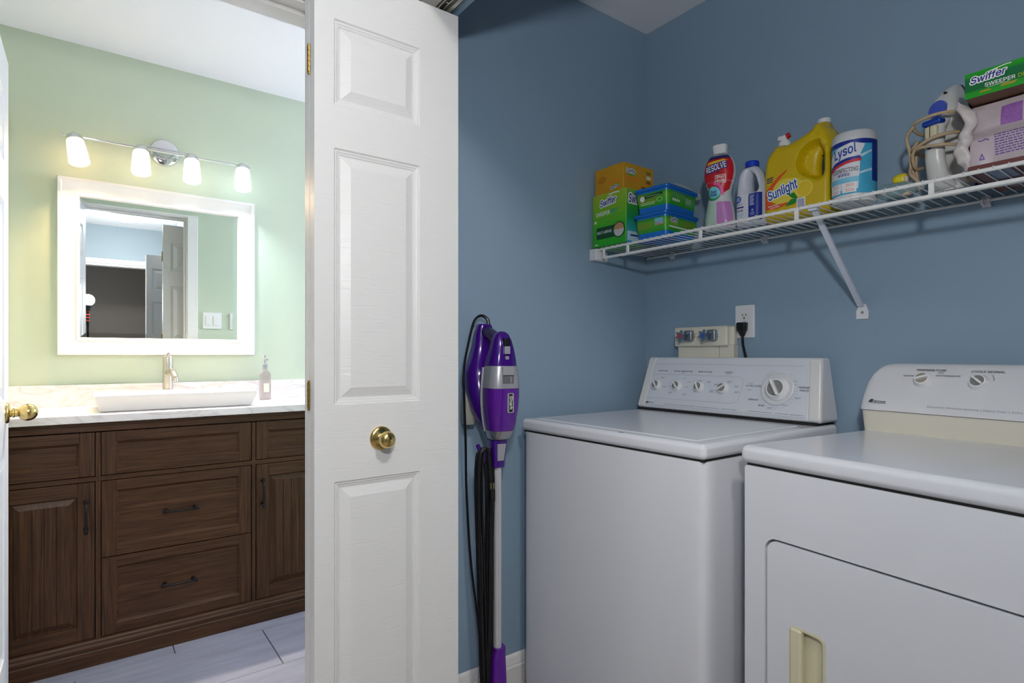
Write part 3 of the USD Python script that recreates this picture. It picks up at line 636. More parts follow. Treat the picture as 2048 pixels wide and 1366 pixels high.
for x, z, n in ((-0.25, 1.038, 2), (-0.292, 1.008, 2), (-0.232, 1.004, 2), (-0.152, 1.036, 1), (-0.130, 1.024, 1), (-0.137, 1.006, 1), (-0.207, 1.006, 1), (-0.201, 0.984, 2), (-0.138, 0.981, 2), (-0.086, 1.031, 2), (-0.048, 1.028, 2), (-0.016, 1.021, 2), (-0.03, 1.000, 3), (0.031, 1.032, 2), (0.059, 1.018, 2), (0.064, 0.999, 2), (0.021, 1.055, 1), (-0.163, 1.0545, 1),
                (0.108, 1.030, 1), (0.108, 1.008, 1), (0.192, 1.052, 1), (0.215, 1.052, 1), (0.250, 1.040, 1), (0.247, 1.031, 1), (0.268, 0.992, 2), (0.232, 0.967, 1), (0.186, 0.957, 2)):
    for k in range(n): small.append(sbox(x - 0.009, z - 0.0035 * k, x + 0.009 - 0.004 * (k % 2), z - 0.0035 * k + 0.0014))
for x0, x1, z in ((-0.22, -0.16, 0.9405), (-0.15, -0.09, 0.9405), (-0.078, 0.005, 0.9405), (0.018, 0.075, 0.9405), (0.115, 0.19, 0.9405), (0.206, 0.24, 0.9405), (0.252, 0.285, 0.9405)):
    x = x0
    while x < x1: small.append(sbox(x, z, x + 0.0068, z + 0.0016)); x += 0.0082
cprint('small_lettering', unary_union(small), M_inkgrey)
cprint('maker_badge', unary_union([Polygon([(-0.307, 0.940), (-0.302, 0.946), (-0.291, 0.946), (-0.296, 0.940)]), at(text_poly('Kenmore', 0.0045, True, 0.25, width=0.028), -0.296, 0.9412, center=False)]))
def knob_at(parent, fn, u, v, R, ang, tilt, gr=M_greydark, bar=True):
    """Dial knob: white skirt, grey hollow, white finger bar. fn places (u, v, height) on the panel."""
    c0 = np.array(fn(u, v, 0.0))
    place = lambda m_: T(Rm(m_, 90 - tilt, (1, 0, 0)), *c0)
    k = part(parent, 'knob', place(lathe([(0, 0), (R, 0), (R, 0.002), (R * 0.94, 0.004), (R * 0.80, 0.0085), (R * 0.78, 0.0125), (R * 0.70, 0.0135), (0, 0.0135)], 40)), M_whiteplastic, 40)
    part(k, 'hollow', place(T(lathe([(0, 0), (R * 0.66, 0), (R * 0.64, 0.0006), (0, 0.0006)], 32), 0, 0, 0.0134)), gr)
    if bar:
        brm = hull(np.vstack([trimesh.creation.uv_sphere(radius=R * 0.14, count=[7, 12]).vertices + np.array([s_ * R * 0.62, 0, h]) for s_ in (-1, 1) for h in (0.010, 0.0135 + R * 0.22)]))
        part(k, 'finger_bar', place(Rm(brm, ang, (0, 0, 1))), M_whiteplastic, 50)
for u, ang in ((-0.2705, -52), (-0.1775, -50), (-0.0845, -62)): knob_at(w, CF, u, 1.009, 0.0205, ang, 18.3)
knob_at(w, CF, 0.0105, 1.009, 0.0215, 35, 18.3)
c0 = np.array(con(0.2005, 1.015, 0.0016))
part(w, 'dial_ring', T(Rm(lathe([(0, 0), (0.053, 0), (0.053, 0.0035), (0.050, 0.0055), (0.047, 0.0055), (0.044, 0.004), (0, 0.004)], 56), 71.7, (1, 0, 0)), *c0), mat('dial_ring', (206, 208, 212), 0.3), 40)
cprint('dial_marks', unary_union([LineString([(0.2005 + r0 * math.cos(a), 1.015 + r0 * math.sin(a)), (0.2005 + 0.0625 * math.cos(a), 1.015 + 0.0625 * math.sin(a))]).buffer(0.0004) for a in np.linspace(0.1, 6.2, 44) if not 1.0 < a < 1.9 for r0 in (0.0565,)]), M_inkgrey)
knob_at(w, lambda u, v, h: tuple(np.array(con(u, v, 0.0016)) + np.array([0, -0.95, 0.314]) * 0.004), 0.2005, 1.015, 0.0385, -58, 18.3)

# ---------------------------------------------------------------- dryer
d = thing('clothes_dryer', 'white front-loading clothes dryer with an almond door pull, turned slightly in the near corner', 'clothes dryer', (1.196, 0.728, 0.002), -96)
DW, DD = 0.70, 0.60
hole = rrect(0.0508, 0.12, 0.632, 0.7255, 0.028)
part(d, 'front_panel', front(ext(rrect(0.0, 0.0, DW, 0.8745, 0.008).difference(hole), 0.018), 0.018), M_white, 25)
part(d, 'cabinet', bx(0.0, DW, 0.018, DD, 0.0, 0.8745), M_white, False)
dh = rrect(0.108, 0.40, 0.186, 0.556, 0.016)
dr = part(d, 'door', front(join([ext(rrect(0.054, 0.1225, 0.6295, 0.7205, 0.026).difference(dh), 0.013), T(ext(rrect(0.0565, 0.125, 0.627, 0.7175, 0.024).difference(dh), 0.0018), 0, 0, 0.0128)]), 0.0165), M_white, 25)
hb = part(dr, 'door_pull', front(join([ext(dh.difference(rrect(0.113, 0.405, 0.181, 0.551, 0.012)), 0.0175), T(ext(rrect(0.108, 0.40, 0.186, 0.556, 0.016), 0.002), 0, 0, 0.0005)]), 0.0180), M_almond, 25, label='almond plastic recessed pull')
part(hb, 'grip', rb(0.110, 0.137, -0.004, 0.012, 0.404, 0.552, 0.006, 4), M_almond, 40)
part(hb, 'scoop', loft([np.array([(x, 0.0165 - y, z) for x, y in ((0.137, 0.0), (0.140, -0.0005), (0.160, 0.001), (0.176, 0.006), (0.182, 0.0125), (0.182, -0.001), (0.137, -0.001))]) for z in (0.404, 0.552)]), M_almond, 40)
part(d, 'seam', bx(0.004, DW - 0.004, 0.004, DD - 0.004, 0.870, 0.8795), M_dark, False)
part(d, 'top_panel', rb(-0.010, DW + 0.010, -0.008, DD + 0.004, 0.8785, 0.9195, 0.016, 5), M_white, 40)
def dyf(z): return 0.490 + 0.075 * (max(z - 0.976, 0) / 0.121) ** 1.35
def dsec(x, zt, dy=0.0):
    zs = np.linspace(0.976, zt, 12); P = [(x, dyf(z) + dy, z) for z in zs]
    P += [(x, dyf(zt) + dy + 0.012, zt + 0.004 * (zt > 1.0)), (x, 0.600, zt + 0.004 * (zt > 1.0)), (x, 0.604, zt - 0.004), (x, 0.604, 0.976)]
    return np.array(P)
xs = [(-0.016, 0.990, 0.030), (-0.0145, 1.020, 0.014), (-0.010, 1.050, 0.006), (-0.002, 1.073, 0.002), (0.010, 1.088, 0.0005), (0.024, 1.094, 0), (0.045, 1.096, 0)]
secs = [dsec(*a) for a in xs] + [dsec(DW - a[0], a[1], a[2]) for a in xs[::-1]]
part(d, 'console', loft(secs), mat('dryer_console', (212, 213, 216), 0.3), 40)
part(d, 'console_base', loft([boxring(0.918, -0.006, DW + 0.006, 0.500, 0.602, 22, 48), boxring(0.9745, -0.010, DW + 0.010, 0.494, 0.604, 22, 48)]), M_cream, 40)
DF = lambda u, v, w_: (u, np.array([dyf(z) for z in np.atleast_1d(v)]) - w_ * 0.9, v + w_ * 0.35)
def dprint(name, poly, m_=M_ink): return print_on(d, name, poly, m_, DF, 3, size=0.004)
for s_, x0, x1, z, h in (('TEMPERATURE', 0.100, 0.168, 1.081, 0.0045), ('CYCLE SIGNAL', 0.220, 0.286, 1.080, 0.0045)): dprint('lettering', at(text_poly(s_, h, True, 0.15, width=x1 - x0), x0, z, center=False))
dprint('maker_badge', unary_union([Polygon([(0.009, 0.996), (0.014, 1.004), (0.022, 1.004), (0.017, 0.996)]), at(text_poly('Kenmore', 0.0048, True, 0.25, width=0.034), 0.018, 0.997, center=False), sbox(0.016, 0.9945, 0.054, 0.9955)]))
dprint('small_lettering', at(text_poly('Electronic Moisture Sensing \u2022 Heavy Duty \u2022 Extra Large Capacity', 0.0042, width=0.245), 0.150, 0.992, center=False), M_inkgrey)
dprint('small_lettering', unary_union([at(text_poly('KNITS', 0.0032, True, width=0.012), 0.152, 1.0755, center=False), at(text_poly('COTTON/REGULAR', 0.0032, True, width=0.052), 0.149, 1.0685, center=False), at(text_poly('DELICATES', 0.0032, True, width=0.024), 0.075, 1.0665, center=False)]))
part(d, 'dial_marks', [tube([DF(0.268 + 0.022 * math.cos(a) - 0.02, 1.058 + 0.024 * math.sin(a), np.array([0.0004]))[0:1] + (float(DF(0, 1.058 + 0.024 * math.sin(a), np.array([0.0004]))[1][0]),) + (1.058 + 0.024 * math.sin(a),) for a in np.linspace(0.15, 0.75, 6)], 0.0008, 6)], M_inkgrey)
dfn = lambda u, v, h: (u, dyf(v) - h, v)
knob_at(d, dfn, 0.124, 1.058, 0.0215, 20, 30, mat('knob_taupe', (150, 145, 132), 0.4))
knob_at(d, dfn, 0.242, 1.056, 0.0215, -40, 30)

# ---------------------------------------------------------------- wall things behind the machines
h = thing('washer_outlet_box', 'cream plastic washer supply box with a hot and a cold tap, above the washing machine', 'washer outlet box', (1.838, 1.265, 0), -90)
part(h, 'box_body', rb(-0.112, 0.122, -0.031, -0.001, 0.93, 1.160, 0.003, 3), M_cream, 30)
part(h, 'cover', [rb(-0.118, 0.106, -0.046, -0.02, 1.156, 1.228, 0.007, 4), rb(-0.118, 0.122, -0.028, -0.001, 1.158, 1.227, 0.007, 4)], M_cream, 40)
part(h, 'front_groove', bx(0.066, 0.0675, -0.0313, -0.025, 0.95, 1.157), mat('cream_groove', (150, 146, 134), 0.6), False)
print_on(h, 'lettering', unary_union([at(text_poly('HOT', 0.006, True), -0.022, 1.197), at(text_poly('COLD', 0.006, True), -0.018, 1.187)]), mat('tan_ink', (176, 150, 100), 0.6), F_front(-0.0463), 1)
print_on(h, 'tab', rrect(0.066, 1.190, 0.079, 1.206, 0.003), M_whiteplastic, F_front(-0.0463), 1)
M_tap = mat('tap_metal', (150, 158, 166), 0.35, 0.85)
for nm, x, rgb in (('hot_tap', -0.063, (170, 60, 60)), ('cold_tap', 0.035, (60, 90, 160))):
    tp = part(h, nm, [T(Rm(lathe([(0, 0.04), (0.021, 0.04), (0.021, 0.052), (0.014, 0.055), (0.014, 0.066), (0, 0.066)], 20), 90, (1, 0, 0)), x + 0.016, 0, 1.194), T(rb(-0.018, 0.018, -0.012, 0.008, -0.019, 0.021, 0.006, 3), x + 0.017, -0.052, 1.194)], M_tap)
    star = unary_union([Polygon([(0.021 * math.cos(a + o), 0.021 * math.sin(a + o)) if k == 0 else (0.0095 * math.cos(a + o), 0.0095 * math.sin(a + o)) for a in np.arange(6) * math.pi / 3 + 0.3 for k, o in ((0, 0), (1, math.pi / 6))])]).buffer(0.0012)
    part(tp, 'tap_handle', T(front(ext(star, 0.010), 0), x, -0.076, 1.194), mat('tap_handle_metal', (120, 134, 158), 0.4, 0.6), 30)
    part(tp, 'tap_cap', T(Rm(lathe([(0, 0), (0.0085, 0), (0.0075, 0.003), (0, 0.004)], 20), 90, (1, 0, 0)), x, -0.0855, 1.194), mat(nm + '_cap', rgb, 0.4), 40)
    part(tp, 'stem', cyl((x, -0.078, 1.194), (x + 0.014, -0.05, 1.194), 0.006, 12), M_tap)

o = plate('power_outlet', 'white duplex power outlet on the blue wall above the washing machine', (1.8375, 1.1165, 1.241), -90, 0.072, 0.114)
for z in (0.0195, -0.0195):
    r = part(o, 'receptacle', front(ext(Point(0, 0).buffer(0.0172, 12).intersection(sbox(-0.03, -0.0142, 0.03, 0.0142)), 0.0016), -0.0058).apply_translation([0, 0, z]), M_trim, 30)
    part(r, 'slots', [bx(-0.0073, -0.0052, -0.0079, -0.0072, z - 0.001, z + 0.0075), bx(0.0052, 0.0073, -0.0079, -0.0072, z + 0.0, z + 0.0068), T(Rm(trimesh.creation.cylinder(radius=0.0027, height=0.0008, sections=12), 90, (1, 0, 0)), 0, -0.0076, z - 0.0075)], M_dark, False)
part(o, 'screw', T(Rm(trimesh.creation.cylinder(radius=0.002, height=0.001, sections=12), 90, (1, 0, 0)), 0, -0.0064, 0), M_grey)
pg = thing('power_plug', 'black power plug and cord in the lower socket, running down behind the washing machine', 'power plug', (1.838, 1.1165, 1.241), -90)
part(pg, 'plug', loft([boxring(-0.052, -0.006, 0.006, -0.024, -0.012, 3), boxring(-0.040, -0.011, 0.011, -0.028, -0.010, 3), boxring(-0.028, -0.0165, 0.0165, -0.032, -0.0085, 4), boxring(-0.008, -0.0175, 0.0175, -0.034, -0.0085, 5), boxring(-0.004, -0.016, 0.016, -0.032, -0.0085, 5)]), M_black, 40)
part(pg, 'cord', tube(spline([(0, -0.018, -0.045), (0.001, -0.018, -0.075), (0.004, -0.014, -0.10), (0.009, -0.012, -0.125), (0.015, -0.0115, -0.15), (0.018, -0.0115, -0.25), (0.018, -0.0115, -0.6)], 6), 0.0042, 10), M_black)

# ---------------------------------------------------------------- wire shelf
SX, SZ, S0, S1 = 1.530, 1.517, 1.545, -0.24
sh = thing('wire_shelf', 'white coated wire shelf along the back closet wall, carrying the cleaning supplies', 'shelf', (0, 0, 0))
part(sh, 'front_rod', cyl((SX, S0, SZ), (SX, S1, SZ), 0.0047, 14), M_wire); part(sh, 'lip_rod', cyl((SX, 1.49, 1.4835), (SX, S1, 1.4835), 0.0050, 14), M_wire)
part(sh, 'back_rod', cyl((1.829, S0, 1.5165), (1.829, S1, 1.5165), 0.0040, 12), M_wire); part(sh, 'middle_rod', cyl((1.68, S0, 1.5135), (1.68, S1, 1.5135), 0.0028, 10), M_wire)
for y in (1.380, 1.081, 0.780, 0.474, 0.17): part(sh, 'tie', bx(SX - 0.0028, SX + 0.0028, y - 0.0058, y + 0.0058, 1.484, SZ, 0.001), M_wire, False)
k = 0
y = 1.532
while y > S1:
    part(sh, 'deck_wire', tube([(1.834, y, 1.5225), (SX + 0.004, y, 1.5225), (SX - 0.003, y, 1.5215), (SX - 0.0062, y, 1.517)], 0.0016, 7), M_wire); y -= 0.0254
part(sh, 'wall_bracket', [rb(1.513, 1.602, 1.545, 1.5565, 1.478, 1.5215, 0.004, 3), rb(1.513, 1.560, 1.522, 1.548, 1.478, 1.5205, 0.003, 3)], M_whiteplastic, 30)
part(sh, 'bracket_post', bx(SX - 0.004, SX + 0.004, 1.492, 1.499, 1.480, 1.515, 0.001), M_wire, False)
for y in (1.422, 1.040, 0.450, 0.05): part(sh, 'wall_clip', [rb(1.820, 1.8375, y - 0.010, y - 0.003, 1.505, 1.520, 0.002, 2), rb(1.820, 1.8375, y + 0.003, y + 0.010, 1.505, 1.520, 0.002, 2), bx(1.832, 1.8375, y - 0.009, y + 0.009, 1.500, 1.528)], M_whiteplastic, False)
br = part(sh, 'support_brace', [hull([(1.545 + a, 0.742 + b_, 1.5125) for a in (-0.004, 0.006) for b_ in (-0.0075, 0.0075)] + [(1.826 + a, 0.741 + b_, 1.268) for a in (-0.006, 0.006) for b_ in (-0.0075, 0.0075)]), bx(1.534, 1.552, 0.730, 0.754, 1.506, 1.5155, 0.002)], mat('brace_enamel', (208, 214, 226), 0.35), False)
part(br, 'wall_plate', remap(ext(unary_union([sbox(-0.0155, -0.020, 0.0155, 0.002), Polygon([(-0.0155, 0.0), (-0.008, 0.022), (0.008, 0.022), (0.0155, 0.0)])]).buffer(0.001), 0.005), lambda a, b_, c_: (1.8375 - c_, 0.740 - a, 1.252 + b_)), M_whiteplastic, False)
part(br, 'screw', T(Rm(lathe([(0, 0), (0.0045, 0), (0.0035, 0.0016), (0, 0.002)], 14), -90, (0, 1, 0)), 1.8325, 0.740, 1.250), M_grey)

# ---------------------------------------------------------------- stick vacuum against the blue wall
M_pur = mat('dark_purple_gloss', (58, 8, 120), 0.16, coat_weight=0.4)
M_pur2 = mat('purple_gloss', (86, 18, 140), 0.2, coat_weight=0.4)
M_silver = mat('silver_plastic', (168, 170, 176), 0.28, 0.35)
M_chr2 = mat('smoked_chrome', (190, 188, 190), 0.12, 0.8)
vc = thing('stick_vacuum', 'purple and silver stick vacuum by the blue wall, black cord wound on a hook', 'vacuum cleaner', (0.997, 1.446, 0.003), -10)
def R4(rows, p=3.0, n=36): return loft([ring(cx, (y0 + y1) / 2, z, hw, (y1 - y0) / 2, p, n) for z, cx, hw, y0, y1 in rows])
part(vc, 'handle_spine', R4([(0.866, 0, 0.024, -0.025, 0.020), (0.90, 0, 0.031, -0.02, 0.050), (0.95, -0.006, 0.050, -0.015, 0.080), (1.01, -0.010, 0.060, -0.01, 0.098), (1.06, -0.010, 0.061, 0.0, 0.102), (1.085, -0.008, 0.055, 0.012, 0.102), (1.11, -0.006, 0.045, 0.028, 0.102),
     (1.15, -0.004, 0.033, 0.040, 0.100), (1.19, -0.002, 0.029, 0.044, 0.094), (1.212, 0.0, 0.025, 0.047, 0.088), (1.219, 0.0, 0.020, 0.050, 0.083)]), M_pur, 50)
part(vc, 'handle_bar', tube(spline([(0, 0.06, 1.196), (0, 0.015, 1.187), (0, -0.03, 1.168), (0, -0.05, 1.155)], 5), 0.0175, 16), mat('handle_grip', (38, 10, 70), 0.25), 50)
top_ = part(vc, 'switch_housing', R4([(1.090, 0, 0.044, -0.100, -0.005), (1.11, 0, 0.0405, -0.099, -0.016), (1.14, 0, 0.034, -0.095, -0.028), (1.165, 0, 0.028, -0.088, -0.032), (1.182, 0, 0.021, -0.080, -0.036), (1.190, 0, 0.012, -0.072, -0.044), (1.192, 0, 0.004, -0.064, -0.052)]), M_pur, 50)
part(top_, 'power_switch', rb(-0.009, 0.009, -0.1035, -0.085, 1.148, 1.170, 0.002, 2), M_black)
part(top_, 'switch_plate', rb(-0.009, 0.009, -0.1045, -0.088, 1.124, 1.147, 0.002, 2), M_silver)
part(top_, 'switch_mark', rb(-0.005, 0.005, -0.1035, -0.09, 1.108, 1.118, 0.001, 2), M_silver)
sb = part(vc, 'silver_collar', R4([(1.024, 0, 0.0505, -0.108, 0.000), (1.04, 0, 0.0505, -0.108, -0.002), (1.075, 0, 0.0475, -0.105, -0.006), (1.0895, 0, 0.0445, -0.101, -0.010)]), M_silver, 50)
part(sb, 'latch', rb(-0.019, 0.019, -0.113, -0.09, 1.062, 1.087, 0.003, 3), mat('latch_grey', (150, 152, 158), 0.35), 40)
part(sb, 'latch_hollow', rb(-0.018, 0.018, -0.1095, -0.09, 1.038, 1.061, 0.003, 3), mat('latch_dark', (98, 98, 104), 0.4), 40)
part(sb, 'latch_rib', rb(0.006, 0.009, -0.1115, -0.09, 1.039, 1.060, 0.001, 2), M_silver, 40)
cup = part(vc, 'front_cover', R4([(0.898, 0, 0.038, -0.090, 0.0), (0.92, 0, 0.043, -0.097, 0.0), (0.96, 0, 0.0485, -0.104, 0.0), (1.0, 0, 0.0505, -0.107, 0.0), (1.0235, 0, 0.0505, -0.108, 0.0)]), M_pur2, 50)
part(cup, 'badge', front(ext(rrect(-0.0105, -0.029, 0.0105, 0.029, 0.004), 0.003), 0).apply_translation([0.008, -0.1045, 0.982]), M_silver, 30)
print_on(cup, 'badge_field', rrect(-0.0055, -0.026, 0.0055, 0.026, 0.001), M_black, lambda u, v_, w_: (u + 0.008, -0.1076 - w_, v_ + 0.982), 1)
print_on(cup, 'lettering', affinity.rotate(at(text_poly('Shark', 0.0085, True, width=0.040), 0, -0.004), -90, origin=(0, 0)), mat('white_ink', (226, 226, 226), 0.5), lambda u, v_, w_: (u + 0.0085, -0.1076 - w_, v_ + 0.982), 3)
part(vc, 'silver_trim', [tube(spline([(-0.0455, -0.03, 1.085), (-0.0505, -0.03, 1.03), (-0.0505, -0.028, 0.98), (-0.045, -0.025, 0.93), (-0.037, -0.022, 0.893)], 6), 0.0040, 8)], M_silver, 50)
part(vc, 'chrome_nose', R4([(0.868, 0, 0.027, -0.068, -0.005), (0.875, 0, 0.031, -0.075, -0.003), (0.8975, 0, 0.0382, -0.0905, 0.0)]), M_chr2, 50)
nk = part(vc, 'neck', R4([(0.785, 0, 0.0185, -0.052, -0.014), (0.805, 0, 0.0195, -0.054, -0.012), (0.835, 0, 0.0235, -0.058, -0.008), (0.8675, 0, 0.027, -0.062, -0.004)], 3.5), M_pur, 50)
part(nk, 'silver_plate', loft([np.array([(-0.010, -0.0565, 0.806), (0.010, -0.0565, 0.806), (0.010, -0.05, 0.806), (-0.010, -0.05, 0.806)]), np.array([(-0.014, -0.0645, 0.857), (0.014, -0.0645, 0.857), (0.014, -0.05, 0.857), (-0.014, -0.05, 0.857)])]), M_silver, False)
part(nk, 'cord_hook', [tube(spline([(-0.015, -0.03, 0.832), (-0.035, -0.028, 0.828), (-0.052, -0.026, 0.834), (-0.062, -0.025, 0.853)], 5), np.linspace(0.009, 0.006, 16), 10), rb(-0.058, -0.02, -0.035, -0.018, 0.800, 0.832, 0.005, 3)], M_pur, 50)
part(vc, 'tube', [T(trimesh.creation.cylinder(radius=0.0125, height=0.62, sections=24), 0, -0.033, 0.475), bx(-0.003, 0.003, -0.0475, -0.04, 0.17, 0.785)], mat('satin_tube', (205, 206, 210), 0.25, 0.4), 40)
part(vc, 'foot_neck', R4([(0.040, 0.0, 0.026, -0.065, -0.01), (0.10, 0, 0.0255, -0.060, -0.006), (0.16, 0, 0.024, -0.058, -0.006), (0.215, 0, 0.0215, -0.056, -0.008), (0.242, 0.004, 0.018, -0.055, -0.012)], 3.5), M_pur2, 50)
part(vc, 'floor_head', loft([boxring(0.0, -0.125, 0.105, -0.10, 0.02, 6), boxring(0.035, -0.125, 0.105, -0.10, 0.02, 6), boxring(0.058, -0.11, 0.09, -0.07, 0.01, 4)]), M_pur, 40)
part(vc, 'crevice_tool', loft([boxring(0.905, -0.072, -0.036, 0.050, 0.085, 4), boxring(0.94, -0.076, -0.032, 0.045, 0.088, 4), boxring(1.02, -0.070, -0.04, 0.05, 0.085, 4)]), mat('translucent_grey', (150, 148, 144), 0.3), 40)
rope = []
main = spline([(0.012, 0.058, 1.215), (0.008, 0.062, 1.236), (-0.012, 0.066, 1.246), (-0.035, 0.066, 1.228), (-0.054, 0.060, 1.17), (-0.077, 0.046, 1.08), (-0.080, 0.036, 0.98), (-0.076, 0.035, 0.86), (-0.067, 0.05, 0.70), (-0.062, 0.03, 0.50), (-0.052, 0.0, 0.33), (-0.045, -0.012, 0.22), (-0.043, -0.02, 0.12)], 8)
rr = np.full(len(main), 0.0036); rr[:20] = np.linspace(0.0065, 0.0042, 20)
cd = part(vc, 'cord', tube(main, rr, 8), M_black)
rg = np.random.default_rng(3)
for i in range(9):      # hanks of cord hung on the hook
    a, b = rg.uniform(-0.006, 0.006, 2); lo = 0.075 + rg.uniform(0, 0.05); sp_ = rg.uniform(-0.004, 0.004)
    xl, xr = -0.066 + 0.0045 * (i % 4) + a, -0.036 + 0.006 * (i % 4) + b
    yy = -0.03 - 0.006 * (i % 3)
    rope.append(tube(spline([(-0.044 + a, yy, 0.842 + 0.003 * (i % 3)), (xl + 0.004, yy, 0.82), (xl, yy, 0.72), (xl + 0.006 + sp_, yy, 0.5), (xl + 0.014, yy, 0.25), (xl + 0.020, yy, lo + 0.02), (-0.036, yy, lo), (xr - 0.008, yy, lo + 0.02), (xr - 0.003, yy, 0.25), (xr + sp_, yy, 0.5), (xr + 0.002, yy, 0.72), (xr - 0.003, yy, 0.815), (-0.034 + b, yy, 0.838 + 0.003 * (i % 3))], 6), 0.0034, 7))
part(vc, 'cord_hank', rope, M_black, True, kind='stuff')
pl = part(vc, 'cord_plug', [rb(-0.040, -0.024, -0.072, -0.056, 0.690, 0.727, 0.004, 3), loft([boxring(0.66, -0.035, -0.028, -0.067, -0.061, 2), boxring(0.69, -0.0385, -0.0255, -0.0705, -0.0575, 4)])], M_black, 40)
part(pl, 'prong', [bx(-0.0375, -0.0355, -0.067, -0.061, 0.727, 0.744), bx(-0.029, -0.027, -0.067, -0.061, 0.727, 0.744)], mat('brass_prong', (200, 180, 130), 0.3, 0.9), False)

# ---------------------------------------------------------------- cleaning supplies on the shelf
DZ = 1.5245
M_wink = mat('white_print', (232, 234, 232), 0.5); M_bluep = mat('logo_blue', (28, 44, 130), 0.5)
def band(name, parent, w_, y, stops, m_fn, x0=None):
    """Vertical print bands: stops = [(z0, z1, material)] as flat sheets."""
    for z0, z1, mm in stops: print_on(parent, name, sbox(-w_ / 2 if x0 is None else x0[0], z0, w_ / 2 if x0 is None else x0[1], z1), mm, m_fn)
def logo(parent, x, z, h, wd, fn, rot=0.0, layer=3, text='Swiffer', ink=None, halo=None):
    p_ = at(text_poly(text, h, True, 0.22, width=wd), x, z, rot)
    print_on(parent, 'logo_halo', p_.buffer(h * 0.16), halo or M_wink, fn, layer); print_on(parent, 'logo', p_, ink or M_bluep, fn, layer + 1)
def ramp_mat(name, stops, rough=0.35, axis='z'):
    """Printed gradient along an object axis: stops = [(metres, rgb)]."""
    lo, hi = stops[0][0], stops[-1][0]
    return usdkit.material(stage, '/World/Looks/' + name, {'g': ('texture_coordinate', {}), 's': ('separate_xyz', {}), 'm': ('map_range', {'from_min': lo, 'from_max': hi, 'clamp': True}),
        'r': ('rgb_ramp', {'ramp': [((a - lo) / (hi - lo), lin(*c_)) for a, c_ in stops]}), 'p': ('principled_bsdf', {'roughness': rough})},
        [('g.object', 's.vector'), (f's.{axis}', 'm.value'), ('m.result', 'r.fac'), ('r.color', 'p.base_color')], surface='p.BSDF')

# green refill box
g = thing('refill_box', 'tall green refill box with a dark multi-surface band, left end of the wire shelf', 'box', (1.520, 1.4615, DZ), -90)
gw, gd, gh = 0.165, 0.125, 0.192
part(g, 'carton', bx(-gw / 2, gw / 2, 0, gd, 0, gh, 0.0012), ramp_mat('green_box_print', [(0.0, (36, 166, 32)), (0.07, (60, 176, 30)), (0.14, (126, 184, 34)), (0.192, (160, 186, 44))]), False)
FF = F_front(0.0); FR = F_right(gw / 2)
logo(g, -0.002, 0.148, 0.023, 0.080, FF, 5)
print_on(g, 'logo_leaf', Polygon([(-0.03, 0.148), (-0.012, 0.148), (-0.025, 0.138)]), mat('leaf_green', (20, 140, 60), 0.5), FF, 2)
print_on(g, 'swoosh', LineString([(0.0, 0.183), (0.03, 0.186), (0.05, 0.184)]).buffer(0.0018), M_wink, FF, 2)
print_on(g, 'lettering', at(text_poly('SWEEPER', 0.0135, True, width=0.070), -0.065, 0.112, 1, center=False), M_wink, FF, 2)
print_on(g, 'lettering', at(text_poly('WET', 0.0135, True, width=0.036), 0.007, 0.1135, 1, center=False), mat('teal_print', (40, 150, 150), 0.5), FF, 2)
print_on(g, 'flap_line', unary_union([LineString([(-gw / 2, 0.099), (0.075, 0.104), (0.082, 0.19)]).buffer(0.0004), LineString([(0.0, 0.101), (0.0, 0.083)]).buffer(0.0004)]), mat('fold_green', (70, 120, 30), 0.6), FF, 1)
M_dkg = mat('dark_green_print', (10, 74, 44), 0.5)
print_on(g, 'dark_band', rrect(-0.062, 0.027, 0.06, 0.070, 0.006), M_dkg, FF, 2)
print_on(g, 'lettering', at(text_poly('MULTI-SURFACE', 0.0095, True, width=0.072), -0.0215, 0.046), M_wink, FF, 3)
print_on(g, 'round_ring', Point(0.050, 0.049).buffer(0.0285), M_dkg, FF, 3)
print_on(g, 'round_picture', Point(0.050, 0.049).buffer(0.0245).intersection(sbox(-1, 0.05, 1, 1)), mat('wood_floor_print', (186, 146, 100), 0.5), FF, 4)
print_on(g, 'round_picture', Point(0.050, 0.049).buffer(0.0245).intersection(sbox(-1, -1, 1, 0.05)), mat('tile_floor_print', (196, 194, 192), 0.5), FF, 4)
print_on(g, 'lettering', unary_union([sbox(-0.071, 0.006, -0.055, 0.010), rrect(-0.072, 0.087, -0.062, 0.097, 0.002)]), M_wink, FF, 2)
print_on(g, 'side_print', sbox(0.004, 0.0, gd - 0.002, gh - 0.002), ramp_mat('green_box_side', [(0.0, (60, 150, 200)), (0.028, (90, 170, 214)), (0.05, (50, 160, 170)), (0.09, (30, 150, 90)), (0.14, (60, 160, 50)), (0.192, (130, 176, 50))]), FR, 1)
print_on(g, 'side_label', sbox(0.006, 0.006, gd - 0.01, 0.040), mat('pale_blue_print', (178, 210, 226), 0.5), FR, 2)
print_on(g, 'lettering', sbox(0.022, 0.023, 0.06, 0.029), M_bluep, FR, 3)
logo(g, 0.055, 0.142, 0.030, 0.085, FR, 0)

